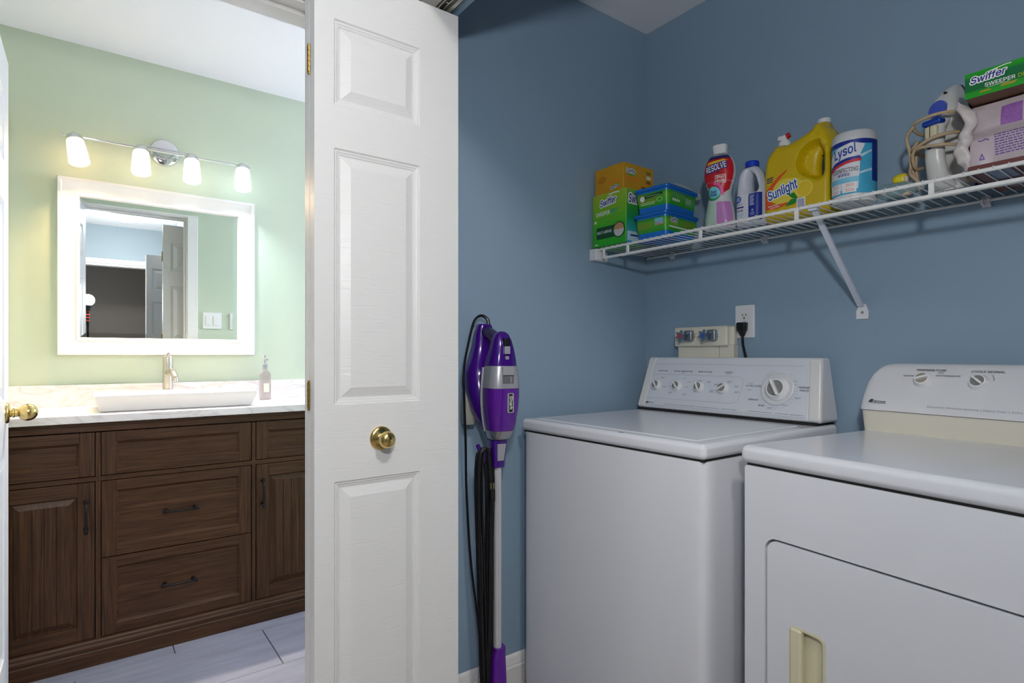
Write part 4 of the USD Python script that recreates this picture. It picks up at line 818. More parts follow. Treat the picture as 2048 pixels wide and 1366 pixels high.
# yellow duster box on it
yb = thing('duster_box', 'yellow-orange duster box on top of the green refill box', 'box', (1.532, 1.4725, DZ + gh + 0.0008), -90)
yw, yd, yh = 0.142, 0.162, 0.098
part(yb, 'carton', bx(-yw / 2, yw / 2, 0, yd, 0, yh, 0.0012), mat('yellow_carton', (206, 150, 10), 0.4, noise=(9, 0.08)), False)
FR = F_right(yw / 2)
M_org = mat('orange_print', (226, 130, 40), 0.5)
print_on(yb, 'oval_shade', affinity.scale(Point(-0.035, 0.055).buffer(0.017), 1.3, 0.8), mat('dark_yellow_print', (188, 126, 10), 0.5), FF, 1)
print_on(yb, 'lettering', at(text_poly('dusters', 0.013, True, 0.1, width=0.062), 0.028, 0.034, 4), M_org, FF, 3)
print_on(yb, 'logo_disc', affinity.rotate(affinity.scale(Point(0.028, 0.018).buffer(0.012), 2.1, 0.62), 12), mat('lime_print', (110, 150, 40), 0.5), FF, 2)
logo(yb, 0.028, 0.0135, 0.009, 0.04, FF, 8)
print_on(yb, 'logo_disc', affinity.scale(Point(0.040, 0.068).buffer(0.020), 1.35, 0.8), mat('lime_print2', (120, 160, 40), 0.5), FR, 1)
logo(yb, 0.038, 0.064, 0.014, 0.048, FR, -2)
print_on(yb, 'lettering', at(text_poly('dusters', 0.018, True, 0.1, width=0.072), 0.045, 0.036, -3), M_org, FR, 2)
for i in range(3):
    for j in range(3): print_on(yb, 'picture_dot', sbox(0.122 + 0.009 * i, 0.038 + 0.017 * j, 0.128 + 0.009 * i, 0.050 + 0.017 * j), [mat('brown_print', (96, 60, 20), 0.5), M_wink, mat('olive_print', (90, 120, 40), 0.5)][j], FR, 1)
print_on(yb, 'lettering', unary_union([sbox(0.095, 0.012, 0.125, 0.024)]), mat('maroon_print', (120, 60, 50), 0.5), FR, 1)

# two wet cloth tubs, stacked
def tub(label, loc, rz, lid_up):
    t_ = thing('wipes_tub', label, 'wipes tub', loc, rz)
    w2, dp, hh = 0.068, 0.198, 0.076
    rr_ = lambda z, s_: [(x, y, z) for x, y in list(rrect(-w2 * s_, dp / 2 - dp / 2 * s_, w2 * s_, dp / 2 + dp / 2 * s_, 0.016, 5).exterior.coords)[:-1]]
    body = part(t_, 'tub_body', loft([rr_(0, 0.86), rr_(0.003, 0.89), rr_(hh, 0.97)]), mat('tub_blue', (20, 110, 200), 0.3), 40)
    lab = loft([rr_(0.022, 0.9085 + 0.004), rr_(hh - 0.006, 0.965 + 0.004)], cap=False)
    part(t_, 'label', lab, ramp_mat('tub_label_print', [(0.022, (40, 150, 40)), (0.04, (70, 165, 40)), (0.055, (90, 170, 40)), (0.07, (40, 140, 50))]), 40)
    k_ = 0.95
    FFt = lambda u, v_, w_: (u, (dp / 2) * (1 - (0.905 + 0.0011 * 0 + (v_ / hh) * 0.066 + 0.004)) - w_ - 0.0002, v_)
    FRt = lambda u, v_, w_: (w2 * (0.905 + (v_ / hh) * 0.066 + 0.004) + w_ + 0.0002, u, v_)
    if lid_up:
        print_on(t_, 'lime_patch', sbox(-0.05, 0.035, 0.02, 0.066), mat('lime_print', (110, 150, 40)), FFt, 1)
        print_on(t_, 'green_stripe', Polygon([(-0.028, 0.050), (0.045, 0.056), (0.045, 0.066), (-0.024, 0.062)]), M_dkg, FFt, 2)
        print_on(t_, 'round_seal', Point(-0.036, 0.052).buffer(0.0095), M_wink, FFt, 2)
        print_on(t_, 'lettering', unary_union([sbox(-0.044, 0.030, 0.012, 0.033), sbox(-0.044, 0.0355, 0.016, 0.038), sbox(-0.02, 0.057, 0.035, 0.0585), affinity.scale(Point(0.033, 0.041).buffer(0.008), 1.5, 1).difference(affinity.scale(Point(0.033, 0.041).buffer(0.0066), 1.5, 1))]), mat('pale_green_print', (190, 220, 160), 0.5), FFt, 3)
        print_on(t_, 'side_panel_print', unary_union([sbox(0.035, 0.05, 0.075, 0.066), sbox(0.08, 0.05, 0.11, 0.064), sbox(0.115, 0.03, 0.165, 0.058)]), mat('mid_green_print', (84, 160, 90), 0.5), FRt, 1)
        print_on(t_, 'lettering', unary_union([Point(0.038 + 0.012 * i, 0.040).buffer(0.0048 - 0.0008 * (i == 3)) for i in range(4)] + [sbox(0.115, 0.040 + 0.006 * i, 0.15, 0.0415 + 0.006 * i) for i in range(3)]), M_wink, FRt, 2)
    else:
        print_on(t_, 'lime_patch', sbox(-0.055, 0.034, 0.0, 0.058), mat('lime_print', (110, 150, 40)), FFt, 1)
        print_on(t_, 'picture', sbox(0.018, 0.044, 0.052, 0.066), mat('sky_print', (120, 190, 215), 0.5), FFt, 1)
        print_on(t_, 'lettering', at(text_poly('BONUS', 0.010, True, width=0.030), 0.035, 0.042), M_org, FFt, 2)
        logo(t_, 0.046, 0.054, 0.012, 0.042, FRt, 0)
        print_on(t_, 'lettering', at(text_poly('SWEEPER', 0.008, True, width=0.042), 0.048, 0.042), mat('lime_ink', (170, 200, 90), 0.5), FRt, 3)
        print_on(t_, 'pale_stripe', sbox(0.02, 0.034, 0.16, 0.039), M_wink, FRt, 1)
        print_on(t_, 'lime_patch', Polygon([(0.09, 0.042), (0.165, 0.042), (0.165, 0.064), (0.10, 0.064)]), mat('lime_print', (110, 150, 40)), FRt, 1)
    lid_ = loft([rr_(hh + 0.000, 1.0), rr_(hh + 0.003, 1.035), rr_(hh + 0.010, 1.035), rr_(hh + 0.0125, 1.0), rr_(hh + 0.0128, 0.9)])
    part(t_, 'lid', lid_, mat('tub_lid_blue', (26, 104, 190), 0.25), 40)
    return t_, hh
tub('lower blue and green wet cloth tub under its twin on the wire shelf', (1.548, 1.2965, DZ), -86, False)
tt, hh = tub('upper blue and green wet cloth tub with its film lifting, stacked on its twin', (1.550, 1.2945, DZ + 0.0895), -84, True)
part(tt, 'film', loft([np.array([(x, 0.02 + 0.19 * k_, 0.090 + 0.018 * math.sin(math.pi * min(1, k_ * 1.1)) * (1 - (x / 0.075) ** 2 * 0.6) - 0.02 * k_ ** 4) for x in np.linspace(-0.066, 0.070, 9)] + [(x, 0.02 + 0.19 * k_, 0.0885) for x in np.linspace(0.070, -0.066, 9)]) for k_ in np.linspace(0, 1, 10)]), mat('clear_film', (206, 216, 214), 0.2, alpha=0.55), 50)

# stain remover: curved two-chamber bottle with a flip cap
r = thing('stain_remover_bottle', 'red-labelled stain remover bottle with green and pink liquid chambers and white cap', 'bottle', (1.638, 1.083, DZ + 0.0005), -74)
def mirror_outline(pts):
    c_ = spline([(a, 0, b) for a, b in pts], 6)[:, [0, 2]]
    return Polygon(np.vstack([c_, c_[::-1] * [-1, 1]])).buffer(0)
rp = mirror_outline([(0.046, 0.0), (0.048, 0.012), (0.046, 0.05), (0.037, 0.10), (0.036, 0.125), (0.045, 0.155), (0.0495, 0.185), (0.045, 0.215), (0.032, 0.238), (0.019, 0.246)])
rp = rp.intersection(sbox(-1, 0.0, 1, 0.246))
RP = Pillow(rp, 0.032, 0.034, 0.006)
part(r, 'bottle', RP.mesh, mat('frosted_plastic', (198, 204, 206), 0.3), 50)
RF = RP.fn()
band_r = lambda z0, z1: rp.intersection(sbox(-1, z0, 1, z1)).buffer(-0.003)
print_on(r, 'liquid_green', affinity.translate(band_r(0.008, 0.088).intersection(sbox(-1, 0, -0.004, 1)), 0, 0), mat('green_liquid', (170, 196, 178), 0.3), RF, 1, 0.006)
print_on(r, 'liquid_pink', band_r(0.006, 0.090).intersection(sbox(-0.002, 0, 1, 1)), mat('pink_liquid', (190, 130, 190), 0.25), RF, 1, 0.006)
lab = band_r(0.150, 0.238).union(Polygon([(-0.036, 0.152), (0.04, 0.152), (0.037, 0.13), (0.024, 0.118), (0.012, 0.110), (-0.034, 0.14)]).intersection(rp.buffer(-0.003)))
print_on(r, 'label', lab, mat('red_label', (196, 22, 36), 0.35), RF, 2, 0.006)
print_on(r, 'label_top', band_r(0.222, 0.240), mat('navy_label', (30, 36, 100), 0.35), RF, 3, 0.006)
print_on(r, 'label_flash', Polygon([(-0.034, 0.208), (-0.03, 0.217), (0.02, 0.221), (0.032, 0.216), (0.0, 0.212)]), mat('yellow_label', (226, 190, 50), 0.4), RF, 4, 0.006)
RES = at(text_poly('RESOLVE', 0.0185, True, 0.12, width=0.066), -0.002, 0.189, 11)
print_on(r, 'logo_halo', RES.buffer(0.0024), M_bluep, RF, 5, 0.005); print_on(r, 'logo', RES, M_wink, RF, 7, 0.005)
print_on(r, 'lettering', at(text_poly('OXI-ACTION', 0.0085, True, 0.1, width=0.044), -0.014, 0.178, 3), mat('navy_ink', (30, 36, 100), 0.5), RF, 5, 0.005)
print_on(r, 'spray_panel', rrect(-0.006, 0.146, 0.027, 0.172, 0.002).difference(rrect(-0.0045, 0.1475, 0.0255, 0.1705, 0.002)), M_wink, RF, 5, 0.005)
for q, (s_, z) in enumerate((('SPRAY', 0.1605), ('WASH', 0.1495))): print_on(r, 'lettering', at(text_poly(s_, 0.0082, True, width=0.025), 0.0105, z), M_wink, RF, 5, 0.005)
print_on(r, 'disc', Point(-0.012, 0.116).buffer(0.0215).intersection(rp.buffer(-0.002)), mat('sky_disc', (120, 200, 220), 0.4), RF, 4, 0.005)
print_on(r, 'disc_rim', Point(-0.012, 0.116).buffer(0.0235).difference(Point(-0.009, 0.119).buffer(0.020)).intersection(rp.buffer(-0.002)), mat('green_rim', (40, 150, 80), 0.4), RF, 5, 0.005)
print_on(r, 'pink_arc', LineString([(-0.008, 0.146), (0.006, 0.141), (0.014, 0.128), (0.016, 0.112)]).buffer(0.0042), mat('pink_print', (228, 90, 160), 0.4), RF, 6, 0.005)
for s_, z in (('Dual', 0.1165), ('Power', 0.1065)): print_on(r, 'lettering', at(text_poly(s_, 0.0085, True, 0.1, width=0.024 if s_ == 'Power' else 0.018), -0.011, z, 4), mat('navy_ink', (30, 36, 100), 0.5), RF, 6, 0.005)
part(r, 'cap', loft([boxring(0.2455, -0.021, 0.021, -0.017, 0.017, 2.4), boxring(0.253, -0.0215, 0.0215, -0.017, 0.017, 2.4), boxring(0.256, -0.0215, 0.0215, -0.017, 0.017, 3), boxring(0.272, -0.0235, 0.0235, -0.018, 0.018, 3), boxring(0.2755, -0.0205, 0.0205, -0.016, 0.016, 3)]), M_whiteplastic, 40)

# bleach jug
bj = thing('bleach_jug', 'small white jug with blue cap, loop handle and blue label on the shelf', 'bottle', (1.676, 0.995, DZ + 0.0005), -90)
outl = Polygon(np.vstack([spline([(a, 0, b) for a, b in [(-0.017, 0.190), (-0.030, 0.178), (-0.040, 0.150), (-0.045, 0.105), (-0.046, 0.05), (-0.046, 0.004)]], 6)[:, [0, 2]], spline([(a, 0, b) for a, b in [(0.046, 0.004), (0.046, 0.06), (0.046, 0.105), (0.044, 0.135), (0.036, 0.165), (0.024, 0.183), (0.016, 0.190)]], 6)[:, [0, 2]]]))
hand = Polygon(spline([(a, 0, b) for a, b in [(0.005, 0.168), (0.019, 0.152), (0.027, 0.128), (0.027, 0.113), (0.012, 0.110), (0.004, 0.118), (0.002, 0.145), (0.005, 0.168)]], 5)[:, [0, 2]]).buffer(0.001)
BP = Pillow(outl.difference(hand), 0.031, 0.020, 0.005)
part(bj, 'jug', BP.mesh, mat('white_jug', (206, 210, 222), 0.3), 50)
BF = BP.fn()
M_roy = mat('royal_blue_print', (22, 46, 140), 0.4)
print_on(bj, 'label', sbox(-0.043, 0.012, 0.006, 0.102), mat('label_white', (216, 216, 222), 0.45), BF, 1, 0.006)
print_on(bj, 'blue_label', sbox(0.006, 0.016, 0.043, 0.100), M_roy, BF, 1, 0.006)
print_on(bj, 'blue_disc', Point(-0.030, 0.088).buffer(0.0115).intersection(outl.buffer(-0.003)), mat('disc_blue', (30, 90, 180), 0.4), BF, 2, 0.005)
for s_, h_, wd_, z in (('great', 0.005, 0.014, 0.0895), ('value', 0.005, 0.014, 0.083)): print_on(bj, 'lettering', at(text_poly(s_, h_, True, width=wd_), -0.030, z), M_wink, BF, 3, 0.005)
print_on(bj, 'lettering', at(text_poly('bleach', 0.0062, width=0.022), -0.025, 0.069), mat('navy_ink', (30, 36, 100)), BF, 2, 0.005)
print_on(bj, 'blue_stripe', sbox(-0.036, 0.060, -0.010, 0.0645), M_roy, BF, 2, 0.006)
print_on(bj, 'lettering', at(text_poly('Javel', 0.0075, True, width=0.024), -0.024, 0.049), mat('navy_ink', (30, 36, 100)), BF, 2, 0.005)
print_on(bj, 'lettering', unary_union([sbox(-0.036, 0.043, -0.008, 0.0442), sbox(-0.034, 0.038, -0.012, 0.0405), sbox(-0.034, 0.033, -0.015, 0.035)]), mat('pale_cyan_print', (120, 190, 215), 0.5), BF, 2, 0.006)
print_on(bj, 'small_lettering', unary_union([sbox(0.010, 0.092 - 0.0042 * k, 0.025 - 0.003 * (k % 3 == 2), 0.0945 - 0.0042 * k) for k in range(8)] + [Point(0.019, 0.048).buffer(0.003)] + [sbox(0.012, 0.040 - 0.004 * k, 0.026, 0.0415 - 0.004 * k) for k in range(3)]), mat('pale_print', (170, 184, 220), 0.5), BF, 2, 0.006)
part(bj, 'cap', lathe([(0, 0.188), (0.0205, 0.188), (0.0205, 0.204), (0.019, 0.2065), (0, 0.2065)], 28), mat('cap_blue', (24, 60, 190), 0.35), 40)

# big yellow dish soap jug
yj = thing('dish_soap_jug', 'large yellow dish soap jug with white caps and a lemon label on the shelf', 'jug', (1.712, 0.846, DZ + 0.0005), -90)
o1 = np.vstack([spline([(a, 0, b) for a, b in [(-0.108, 0.003), (-0.111, 0.06), (-0.111, 0.145), (-0.106, 0.188), (-0.095, 0.213), (-0.081, 0.226), (-0.0795, 0.236)]], 6)[:, [0, 2]], [(-0.049, 0.237)],
    spline([(a, 0, b) for a, b in [(-0.046, 0.231), (-0.025, 0.234), (0.005, 0.243), (0.028, 0.252), (0.036, 0.258), (0.037, 0.268)]], 6)[:, [0, 2]], [(0.070, 0.269)],
    spline([(a, 0, b) for a, b in [(0.072, 0.256), (0.086, 0.236), (0.096, 0.19), (0.098, 0.10), (0.098, 0.04), (0.095, 0.003)]], 6)[:, [0, 2]]])
o1 = Polygon(o1).buffer(0)
slot = Polygon([(0.050, 0.116), (0.061, 0.116), (0.063, 0.124), (0.063, 0.180), (0.058, 0.186), (0.052, 0.178), (0.048, 0.154)]).buffer(0.002)
dent = affinity.scale(Point(0.052, 0.160).buffer(0.056, 24), 1.0, 0.96).intersection(sbox(-1, 0, 0.066, 1))
YP = Pillow(o1.difference(slot), 0.052, 0.022, 0.006, [c_ for e_ in (-0.0012, 0.0004, 0.006, 0.012) for c_ in dent.buffer(-e_).exterior.segmentize(0.004).coords if o1.difference(slot.buffer(0.001)).contains(Point(c_))])
def dented(u, v_, y):
    inside = shapely.contains_xy(dent, u, v_)
    dd = np.where(inside, np.clip(shapely.distance(dent.boundary, shapely.points(u, v_)) / 0.010, 0, 1), 0.0)
    return y * (1 - 0.60 * dd)
mj = YP.mesh.copy(); V_ = np.array(mj.vertices); V_[:, 1] = dented(V_[:, 0], V_[:, 2], V_[:, 1]); mj.vertices = V_
part(yj, 'jug', mj, mat('yellow_jug', (206, 176, 8), 0.32), 40)
YF = YP.fn()
M_ro = mat('red_orange_print', (220, 84, 30), 0.4)
print_on(yj, 'label_glow', affinity.scale(Point(-0.03, 0.085).buffer(0.05), 1.1, 0.75), mat('pale_lemon_print', (222, 204, 70), 0.4), YF, 1, 0.008)
print_on(yj, 'red_swoosh', Polygon([(-0.097, 0.040), (-0.097, 0.092), (-0.080, 0.112), (-0.055, 0.134), (-0.028, 0.150), (-0.030, 0.144), (-0.055, 0.122), (-0.070, 0.104), (-0.080, 0.078), (-0.078, 0.062), (-0.06, 0.050), (-0.025, 0.052), (-0.03, 0.045), (-0.06, 0.038)]), M_ro, YF, 2, 0.008)
SU = at(text_poly('Sunlight', 0.027, True, 0.12, width=0.092), -0.040, 0.078, 15)
print_on(yj, 'logo_halo', SU.buffer(0.0028), M_wink, YF, 3, 0.006); print_on(yj, 'logo', SU, mat('sun_blue', (20, 70, 160), 0.4), YF, 4, 0.006)
print_on(yj, 'lemon', Point(0.022, 0.081).buffer(0.024), mat('lemon_print', (224, 192, 36), 0.4), YF, 2, 0.008)
print_on(yj, 'lemon_rind', Point(0.022, 0.081).buffer(0.0235).difference(Point(0.022, 0.081).buffer(0.0218)), mat('pale_lemon_rind', (236, 226, 120), 0.4), YF, 3, 0.006)
for pts in ([(-0.022, 0.072), (-0.008, 0.074), (0.0, 0.060), (-0.012, 0.062)], [(-0.03, 0.042), (-0.016, 0.056), (0.004, 0.056), (-0.006, 0.044)]): print_on(yj, 'leaf_print', Polygon(pts).buffer(0.002), mat('leaf_print', (30, 130, 40), 0.4), YF, 4, 0.008)
print_on(yj, 'small_lettering', unary_union([affinity.rotate(sbox(-0.092, 0.133 - 0.006 * k, -0.070 - 0.002 * k, 0.136 - 0.006 * k), 6, origin=(-0.08, 0.13)) for k in range(3)]), mat('navy_ink', (30, 36, 100)), YF, 2, 0.008)
print_on(yj, 'small_lettering', unary_union([at(text_poly('lemon fresh', 0.0045, True, width=0.030), -0.072, 0.0475, 4), at(text_poly('citron frais', 0.0045, True, width=0.030), -0.066, 0.0415, 4)]), M_wink, YF, 4, 0.006)
print_on(yj, 'barcode', sbox(0.0, 0.026, 0.026, 0.056), M_wink, YF, 5, 0.008)
print_on(yj, 'barcode_lines', unary_union([sbox(0.003, 0.030 + 0.003 * k, 0.023, 0.0313 + 0.003 * k) for k in range(8)]), M_roy, YF, 6, 0.008)
part(yj, 'pour_cap', T(lathe([(0, 0), (0.0175, 0), (0.0175, 0.012), (0.016, 0.014), (0, 0.014)], 28), 0.0535, 0, 0.268), M_whiteplastic, 40)
tap_ = part(yj, 'tap', [T(lathe([(0, 0), (0.0175, 0), (0.0175, 0.014), (0.013, 0.016), (0.011, 0.022), (0, 0.022)], 28), -0.064, 0, 0.236), T(rb(-0.017, 0.012, -0.012, 0.010, 0.0, 0.014, 0.004, 3), -0.064, 0, 0.256)], M_whiteplastic, 40)
part(tap_, 'red_button', T(Rm(lathe([(0, 0), (0.0085, 0), (0.0085, 0.007), (0.007, 0.009), (0, 0.009)], 20), 70, (0, 1, 0)), -0.053, -0.006, 0.2645), mat('red_button', (196, 20, 30), 0.3), 40)

# wipes canister
wc = thing('wipes_canister', 'round white canister of wipes with a blue label, right of the yellow jug', 'wipes canister', (1.637, 0.681, DZ + 0.0005), -62)
RC = 0.0515
part(wc, 'can', lathe([(0, 0), (RC - 0.002, 0), (RC, 0.003), (RC, 0.160), (0, 0.160)], 56), mat('canister_white', (214, 214, 212), 0.35), 40)
part(wc, 'lid', lathe([(0, 0.1595), (RC + 0.001, 0.1595), (RC + 0.0015, 0.164), (RC - 0.001, 0.178), (RC - 0.005, 0.184), (RC - 0.012, 0.1855), (0, 0.1855)], 56), mat('canister_lid', (202, 204, 206), 0.4), 40)
def strip(z0, z1, u0, u1): return sbox(u0, z0, u1, z1)
CFn = F_cyl(RC)
print_on(wc, 'label', strip(0.018, 0.158, -0.160, 0.160), mat('wipes_cyan', (70, 168, 206), 0.35, noise=(30, 0.12)), CFn, 1, 0.01)
print_on(wc, 'blue_panel', unary_union([strip(0.050, 0.158, 0.040, 0.155), strip(0.146, 0.158, -0.16, 0.16)]), M_roy, CFn, 2, 0.01)
print_on(wc, 'white_panel', Polygon([(-0.075, 0.03), (0.004, 0.03), (0.010, 0.12), (0.020, 0.144), (-0.010, 0.151), (-0.045, 0.143), (-0.08, 0.12)]), mat('label_white', (216, 216, 222)), CFn, 3, 0.008)
print_on(wc, 'blue_arc', LineString([(-0.075, 0.092), (-0.05, 0.102), (-0.02, 0.108), (0.008, 0.110)]).buffer(0.0045), M_roy, CFn, 4, 0.006)
print_on(wc, 'red_arc', LineString([(-0.075, 0.084), (-0.05, 0.094), (-0.02, 0.101), (0.008, 0.104)]).buffer(0.0035), mat('red_print', (200, 40, 50), 0.4), CFn, 5, 0.006)
LY = at(text_poly('Lysol', 0.023, True, 0.25, width=0.058), -0.026, 0.120, 12)
print_on(wc, 'logo', LY, mat('sun_blue', (20, 70, 160)), CFn, 6, 0.005)
print_on(wc, 'lettering', at(text_poly('DISINFECTING', 0.0105, True, width=0.064), -0.028, 0.076), mat('dark_grey_ink', (96, 98, 104), 0.5), CFn, 5, 0.005)
print_on(wc, 'lettering', unary_union([at(text_poly('WIPES', 0.0065, True, width=0.03), -0.03, 0.066)]), M_bluep, CFn, 5, 0.005)
print_on(wc, 'cyan_band', strip(0.048, 0.062, -0.08, 0.006), mat('pale_cyan_print', (120, 190, 215)), CFn, 4, 0.008)
print_on(wc, 'white_boxes', unary_union([rrect(-0.068 + 0.036 * i, 0.022 + 0.013 * j, -0.036 + 0.036 * i, 0.0335 + 0.013 * j, 0.002) for i in range(2) for j in range(2)]), M_wink, CFn, 6, 0.006)
print_on(wc, 'small_lettering', unary_union([sbox(-0.060 + 0.036 * i, 0.025 + 0.013 * j + 0.004 * q, -0.040 + 0.036 * i, 0.0265 + 0.013 * j + 0.004 * q) for i in range(2) for j in range(2) for q in range(2)]), mat('salmon_ink', (220, 130, 110), 0.5), CFn, 7, 0.006)
print_on(wc, 'small_lettering', unary_union([sbox(0.050, 0.158 - 0.005 * k, 0.110, 0.1595 - 0.005 * k) for k in range(2, 21)]), mat('mid_blue_ink', (50, 80, 170), 0.5), CFn, 4, 0.008)
print_on(wc, 'light_streak', unary_union([Polygon([(0.008, 0.108), (0.038, 0.125), (0.038, 0.130), (0.008, 0.116)]), Polygon([(0.006, 0.066), (0.038, 0.076), (0.038, 0.082), (0.006, 0.072)])]), mat('ice_print', (176, 214, 228), 0.4), CFn, 4, 0.008)

# small squeeze bottle lying down, its yellow stopper up
sq = thing('squeeze_bottle', 'small clear squeeze bottle with a yellow stopper, lying between the canister and the iron', 'bottle', (1.655, 0.583, DZ + 0.0005), -86)
M_clear = mat('clear_blue_plastic', (170, 204, 208), 0.12, transmission_weight=0.6, ior=1.3)
part(sq, 'bottle', loft([np.array([(x, 0.019 * s_ * math.cos(a), 0.0195 + 0.019 * s_ * math.sin(a)) for a in np.linspace(0, 2 * np.pi, 20, endpoint=False)]) for x, s_ in ((-0.046, 0.7), (-0.044, 0.95), (-0.03, 1.0), (0.02, 1.0), (0.040, 0.75), (0.05, 0.45), (0.056, 0.42))]), M_clear, 50)
part(sq, 'stopper', T(loft([boxring(0.034, -0.010, 0.010, -0.008, 0.008, 2.2), boxring(0.040, -0.0175, 0.0155, -0.011, 0.011, 2.4), boxring(0.050, -0.018, 0.016, -0.011, 0.011, 2.4), boxring(0.057, -0.011, 0.014, -0.008, 0.008, 2.4)]), 0.004, 0, 0), mat('yellow_stopper', (214, 196, 30), 0.35), 50)

# clothes iron standing on its heel, cord wound round it
ir = thing('clothes_iron', 'white and blue clothes iron standing on its heel with its tan cord wound round it', 'iron', (1.676, 0.492, DZ + 0.0005), -104)
M_irw = mat('iron_white', (206, 206, 202), 0.3); M_irb = mat('iron_blue', (24, 36, 120), 0.25); M_tan = mat('tan_cord', (186, 162, 130), 0.6)
def isec(z, hw, y0, y1): return boxring(z, -0.9 * hw, 0.9 * hw, y0, y1, 3.2, 32)
part(ir, 'body', loft([isec(0.0, 0.050, 0.0, 0.058), isec(0.02, 0.053, 0.004, 0.060), isec(0.08, 0.053, 0.012, 0.060), isec(0.14, 0.048, 0.006, 0.060), isec(0.17, 0.042, -0.022, 0.060), isec(0.195, 0.036, -0.026, 0.060), isec(0.225, 0.027, -0.012, 0.060), isec(0.25, 0.016, 0.012, 0.060), isec(0.263, 0.007, 0.032, 0.060)]), M_irw, 50)
part(ir, 'blue_skirt', loft([isec(0.002, 0.0535, 0.030, 0.0605), isec(0.08, 0.0560, 0.028, 0.0615), isec(0.14, 0.0510, 0.030, 0.0615), isec(0.165, 0.045, 0.036, 0.0615), isec(0.17, 0.03, 0.045, 0.061)]), M_irb, 50)
part(ir, 'soleplate', loft([isec(0.0, 0.053, 0.0605, 0.066), isec(0.08, 0.056, 0.0605, 0.066), isec(0.14, 0.051, 0.0605, 0.066), isec(0.20, 0.037, 0.0605, 0.066), isec(0.24, 0.022, 0.0605, 0.066), isec(0.268, 0.004, 0.0605, 0.066)]), mat('soleplate_metal', (70, 70, 76), 0.35, 0.5), 40)
hd = part(ir, 'handle', loft([np.array([(x, cy_ + s_ * y, cz_ + t_ * y) for x, y in [(0.021 * w_ * math.cos(a), 0.017 * math.sin(a)) for a in np.linspace(0, 2 * np.pi, 18, endpoint=False)]]) for cy_, cz_, s_, t_, w_ in
     ((0.018, 0.004, 1, 0, 1.25), (-0.004, 0.012, 0.8, 0.5, 1.25), (-0.026, 0.035, 0.95, 0.3, 1.1), (-0.036, 0.07, 1, 0, 1.0), (-0.038, 0.11, 1, 0, 0.98), (-0.034, 0.145, 1, -0.15, 1.0), (-0.014, 0.172, 0.8, -0.5, 1.1), (0.012, 0.185, 0.7, -0.7, 1.1))]), M_irw, 50)
part(hd, 'grip_inlay', rb(-0.0145, 0.0145, -0.0565, -0.042, 0.115, 0.150, 0.006, 3), mat('iron_cream', (206, 200, 168), 0.4), 40)
part(hd, 'grip_line', rb(-0.0008, 0.0008, -0.0572, -0.05, 0.120, 0.148, 0.0005, 1), M_dark)
part(hd, 'steam_button', rb(-0.022, 0.022, -0.0545, -0.03, 0.152, 0.166, 0.006, 3), mat('iron_button_blue', (20, 60, 160), 0.25), 40)
part(hd, 'emblem', T(front(ext(affinity.scale(Point(0, 0).buffer(0.005), 1.1, 0.8), 0.001), 0), -0.002, -0.0545, 0.098), M_irb, 40)
part(ir, 'water_window', loft([np.array([(0.0195 * s_ * math.cos(a), -0.0275 + 0.006 * abs(0) + dy + 0.0008 * 0 + 0.18 * (0.021 * s_ * math.sin(a)), 0.194 + 0.021 * s_ * math.sin(a)) for a in np.linspace(0, 2 * np.pi, 24, endpoint=False)]) for dy, s_ in ((0.012, 1.0), (-0.002, 1.0), (-0.004, 0.9))]), mat('window_blue', (70, 90, 190), 0.08, coat_weight=0.5), 40)
part(ir, 'spray_nozzle', T(Rm(trimesh.creation.cylinder(radius=0.003, height=0.006, sections=12), 90, (1, 0, 0)), 0.004, -0.004, 0.236), M_dark)
wind = []
rg = np.random.default_rng(11)
for z, tl, bl in ((0.168, 0.004, 0.044), (0.112, 0.034, 0.048), (0.098, -0.022, 0.051)):       # turns of cord round the handle and the body
    wind.append(spline([(0.058, 0.06, z + tl * 0.5 + 0.010), (0.060, 0.0, z + tl * 0.4), (0.036, -0.055, z + tl * 0.2), (0.0, -0.068, z), (-0.036, -0.060, z - tl * 0.4 - 0.003), (-bl, -0.03, z - tl - 0.014), (-bl - 0.002, 0.02, z - tl * 0.6 - 0.012), (-0.058, 0.068, z - tl * 0.2), (0.0, 0.076, z), (0.058, 0.06, z + 0.010 + tl * 0.3)], 7))
wind.append(spline([(-0.036, -0.060, 0.160), (-0.058, -0.05, 0.142), (-0.058, -0.038, 0.105), (-0.057, -0.036, 0.07), (-0.048, -0.052, 0.048), (-0.028, -0.058, 0.026), (-0.024, -0.055, 0.010), (-0.032, -0.045, 0.006)], 8))
wind.append(spline([(-0.050, -0.02, 0.135), (-0.060, -0.028, 0.11), (-0.061, -0.028, 0.075), (-0.057, -0.022, 0.04), (-0.06, -0.03, 0.012)], 8))
wind.append(spline([(-0.046, -0.01, 0.128), (-0.055, -0.018, 0.10), (-0.056, -0.018, 0.065), (-0.054, -0.016, 0.03), (-0.056, -0.03, 0.008), (-0.085, -0.034, 0.0045)], 8))
wind.append(spline([(-0.085, -0.034, 0.0045), (-0.115, -0.078, 0.016), (-0.15, -0.092, 0.026), (-0.185, -0.102, 0.022), (-0.21, -0.108, 0.008), (-0.222, -0.110, 0.0042)], 8))
for q in wind: part(ir, 'cord', tube(q, 0.0040, 8), M_tan, True)
part(ir, 'cord_plug', [rb(-0.076, -0.054, -0.050, -0.034, 0.000, 0.034, 0.005, 3), T(trimesh.creation.cylinder(radius=0.006, height=0.018, sections=14), -0.065, -0.042, 0.040)], mat('tan_plug', (196, 178, 150), 0.5), 40)

